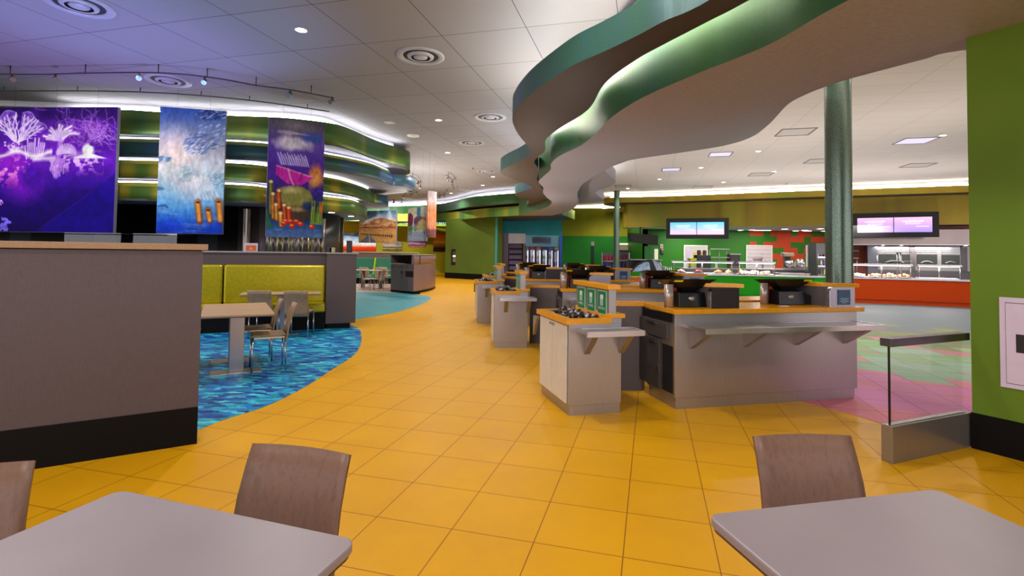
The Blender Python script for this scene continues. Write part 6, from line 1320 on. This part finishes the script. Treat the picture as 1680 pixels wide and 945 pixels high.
x, y = gp(639, 201, CZ); o = MB().box(-.1, .1, -.1, .1, -.01, 0).build('ceiling_plate', mat('plate_beige', 'c9c0b4', .5), None, loc=(x, y, CZ)); o.rotation_euler[2] = -CTH; tag(o, 'tiny square plate on the ceiling above the tiered bulkhead', 'plate')
# ---- track lighting
tm = mat('track_bronze', '4e4650', .35, .8, 0); hd = mat('head_nickel', '9a958c', .25, .9, 0)
def track(px, z, heads, label, aim, stems=4, E=0, group=None):
    P = [gp(a, b, z) for a, b in px]; C_ = spline(P, 5); c0 = C_[len(C_)//2]
    t_ = thing('light_track', label, 'track light', (c0[0], c0[1], z), 0, group)
    L_ = [(a-c0[0], b-c0[1], 0) for a, b in C_]
    MB().tube(L_, .012, 6).build('rail', tm, t_)
    for i in range(stems):
        p = L_[int((i+.5)*len(L_)/stems)]; MB().tube([(p[0], p[1], 0), (p[0], p[1], CZ-z)], .009, 6).build('stem', tm, t_)
    for (hx, hy) in heads:
        x, y = gp(hx, hy, z); q = Vector((x-c0[0], y-c0[1], 0)); a = Vector((aim[0]-x, aim[1]-y, aim[2]-z)).normalized()
        h = MB().tube([q+Vector((0, 0, .01)), q+Vector((0, 0, -.07))], .016, 6).build('head_mount', tm, t_)
        MB().tube([q+Vector((0, 0, -.07))-a*.03, q+Vector((0, 0, -.07))+a*.09], [.034, .042], 12).build('lamp_head', hd, h)
        if E: MB().tube([q+Vector((0, 0, -.07))+a*.085, q+Vector((0, 0, -.07))+a*.092], .036, 12).build('lamp_face', lampf, h)
    return t_
track([(-40, 121), (60, 122), (140, 120), (230, 119), (300, 122), (365, 130), (420, 140), (480, 148), (548, 161)], 4.30, [(20, 122), (91, 122), (228, 119), (336, 126), (476, 148), (545, 160)], 'long curved bronze light track with six spot heads at the upper left', (-4, 5.4, 2), 6)
track([(-40, 150), (100, 149), (230, 151), (330, 157), (430, 167), (540, 183)], 4.36, [], 'thin curved suspension rail carrying the hanging pictures', (-4, 5.4, 2), 6)
track([(672, 288), (685, 295), (691, 306)], 4.3, [(678, 291), (686, 297), (690, 303)], 'short curved track with three lit heads just right of the tiered bulkhead', (-6, 22, 0), 2, 1)
track([(732, 287), (741, 294), (744, 302)], 4.3, [(735, 291), (741, 297), (743, 304)], 'short curved track with three heads between the walkway diffusers', (-2, 30, 0), 2, 1)
track([(661, 321), (675, 318), (688, 313)], 4.3, [(662, 320), (675, 318), (684, 314)], 'short track with three dark heads over the desert picture', (-6, 26, 0), 2)
track([(716, 321), (728, 318), (734, 313)], 4.3, [(722, 320), (730, 317)], 'short track with two lit heads right of the curved canyon panel', (-6, 28, 0), 2, 1)
for px, lab in ((646, 'farther left of the tiny spot heads over the dining room'), (659, 'farther right of the tiny spot heads over the dining room')):
    x, y = gp(px, 331, 4.3); h = thing('spot_head', lab, 'spotlight', (x, y, 4.3)); MB().tube([(0, 0, .147), (0, 0, 0)], .02, 6).build('mount', tm, h); MB().tube([(0, 0, 0), (0, -.05, -.12)], .06, 10).build('lamp_head', hd, h); MB().tube([(0, -.05, -.12), (0, -.053, -.127)], .05, 10).build('lamp_face', lampf, h)
for px, py, lab in ((740, 288, ''),): pass
# sprinklers
for px, py, lab in ((776, 275, 'tiny sprinkler before the small diffuser'), (750, 305, 'tiny sprinkler beyond the short curved track'), (1291, 300, 'tiny sprinkler on the serving side ceiling')):
    x, y = gp(px, py, CZ); s_ = thing('sprinkler', lab, 'sprinkler', (x, y, CZ)); MB().tube([(0, 0, 0), (0, 0, -.06)], .012, 6).build('stem', tm, s_); MB().lathe([(.03, -.06), (.03, -.065), (0, -.066)], 10).build('deflector', tm, s_)
# ================================================================== LIGHT
w = bpy.data.worlds.new('world'); SC.world = w; w.use_nodes = True
w.node_tree.nodes['Background'].inputs[0].default_value = (.95, .93, 1, 1); w.node_tree.nodes['Background'].inputs[1].default_value = 1.9
# added spots without fittings, filling the hall with light from above
for (x, y, e) in [(-1.5, 1.5, 220), (1.2, 0.6, 220), (0, 4.2, 160), (-6, 6, 220), (-6.3, 8.0, 200), (1.2, 7, 160), (2.4, 6.3, 200), (-9, 20, 400), (-8, 24, 400), (5, 10, 240), (8, 12, 300), (12, 14, 300), (7, 17, 300), (12, 18, 300), (3.5, 26, 300), (6, 29, 300), (-3, 21, 300), (1.0, 27.5, 300), (6, 7, 220), (0, 12, 200), (-.5, 17, 250), (17, 17, 300), (-8.5, 28.5, 420), (-12, 27.5, 420), (-5.5, 31, 300)]:
    zz = ZB-.06 if (x, y) in ((1.2, 7), (2.4, 6.3)) else CZ-.05
    if zz < 4: continue
    light('down_spot', 'SPOT', (x, y, zz), e, (1, .93, .86), .1, (0, 0, 0), 2.6)
# cove lamps standing on the soffits, shining up at the ceiling
def up(name, x, y, z, e, col, s=.5, sy=None, rot=0): return light(name, 'AREA', (x, y, z), e, col, s, (PI, 0, rot), None, sy)
def cove_lamps(curve, z, every, e, col, s=.35, skip=0, name='cove_lamp'):
    acc = skip; last = Vector(curve[0])
    for q in curve[1:]:
        q = Vector(q); acc += (q-last).length; last = q
        if acc >= every and q.y > 1.5: up(name, q.x, q.y, z, e, col, s); acc = 0
cove_lamps(offset(ao, -.22), ZA+.34, .6, 3, (.9, .94, 1))
cove_lamps(offset(ar, -.3), ZA+.34, .9, 12, (1, .96, .92))
def upspot(x, y, z, e, col, ang): light('ceiling_tint_fill', 'SPOT', (x, y, z), e, col, .25, (PI, 0, 0), ang)  # added unseen spots that tint the left ceiling blue and violet
upspot(-4.9, 6.6, .9, 380, (.22, .42, 1), 1.5); upspot(-6.5, 7.6, .9, 420, (.42, .25, 1), 1.5); upspot(-4.6, 4.35, .9, 150, (.2, .45, 1), 1.1)
for x, y, z, e in ((-3.7, 18.6, 1.36, 700), (-4.6, 22.5, 1.36, 500), (-5.5, 13.6, 2.7, 0), (.45, 11.6, .95, 90), (.9, 8.6, .95, 60), (-.9, 15.5, .9, 300), (-2, 27.2, 3.25, 0)):
    if e: light('warm_ceiling_fill', 'SPOT', (x, y, z), e, (1, .95, .9), .2, (PI, 0, 0), 2.5)  # added upward fill without fittings, brightens the middle and far ceiling
def aim(x, y, z, tx, ty, tz, e, ang=.9):
    o = light('track_spot', 'SPOT', (x, y, z), e, (1, .96, .9), .05, (0, 0, 0), ang); o.rotation_euler = Vector((tx-x, ty-y, tz-z)).to_track_quat('-Z', 'Y').to_euler()
aim(-1.9, 11.5, 4.2, -4.1, 16, 2.3, 420, .6); aim(-1.4, 12.5, 4.2, -2.9, 16, 2.3, 300, .6); aim(-9, 26.5, 4.2, -9.5, 33, 2, 1500, 1.3); aim(-6, 28, 4.2, -6, 34, 2, 900, 1.2)
# added upward spots stand in for warm bounce onto the serving side ceiling
for x, y in ((8, 19.6), (11.5, 18.6), (14.5, 17.2), (6.6, 13.5), (9, 10.5)): light('bounce_fill', 'SPOT', (x, y, .95), 220, (1, .93, .88), .3, (PI, 0, 0), 2.6)
SC.view_settings.view_transform = 'Standard'; SC.view_settings.look = 'None'; SC.view_settings.gamma = 1; SC.view_settings.exposure = 0
SC.view_settings.use_curve_mapping = False
c = SC.cycles; c.max_bounces = 6; c.diffuse_bounces = 4; c.glossy_bounces = 3; c.transmission_bounces = 5; c.transparent_max_bounces = 6
c.use_denoising = True; c.sample_clamp_indirect = 4; c.caustics_reflective = False; c.caustics_refractive = False
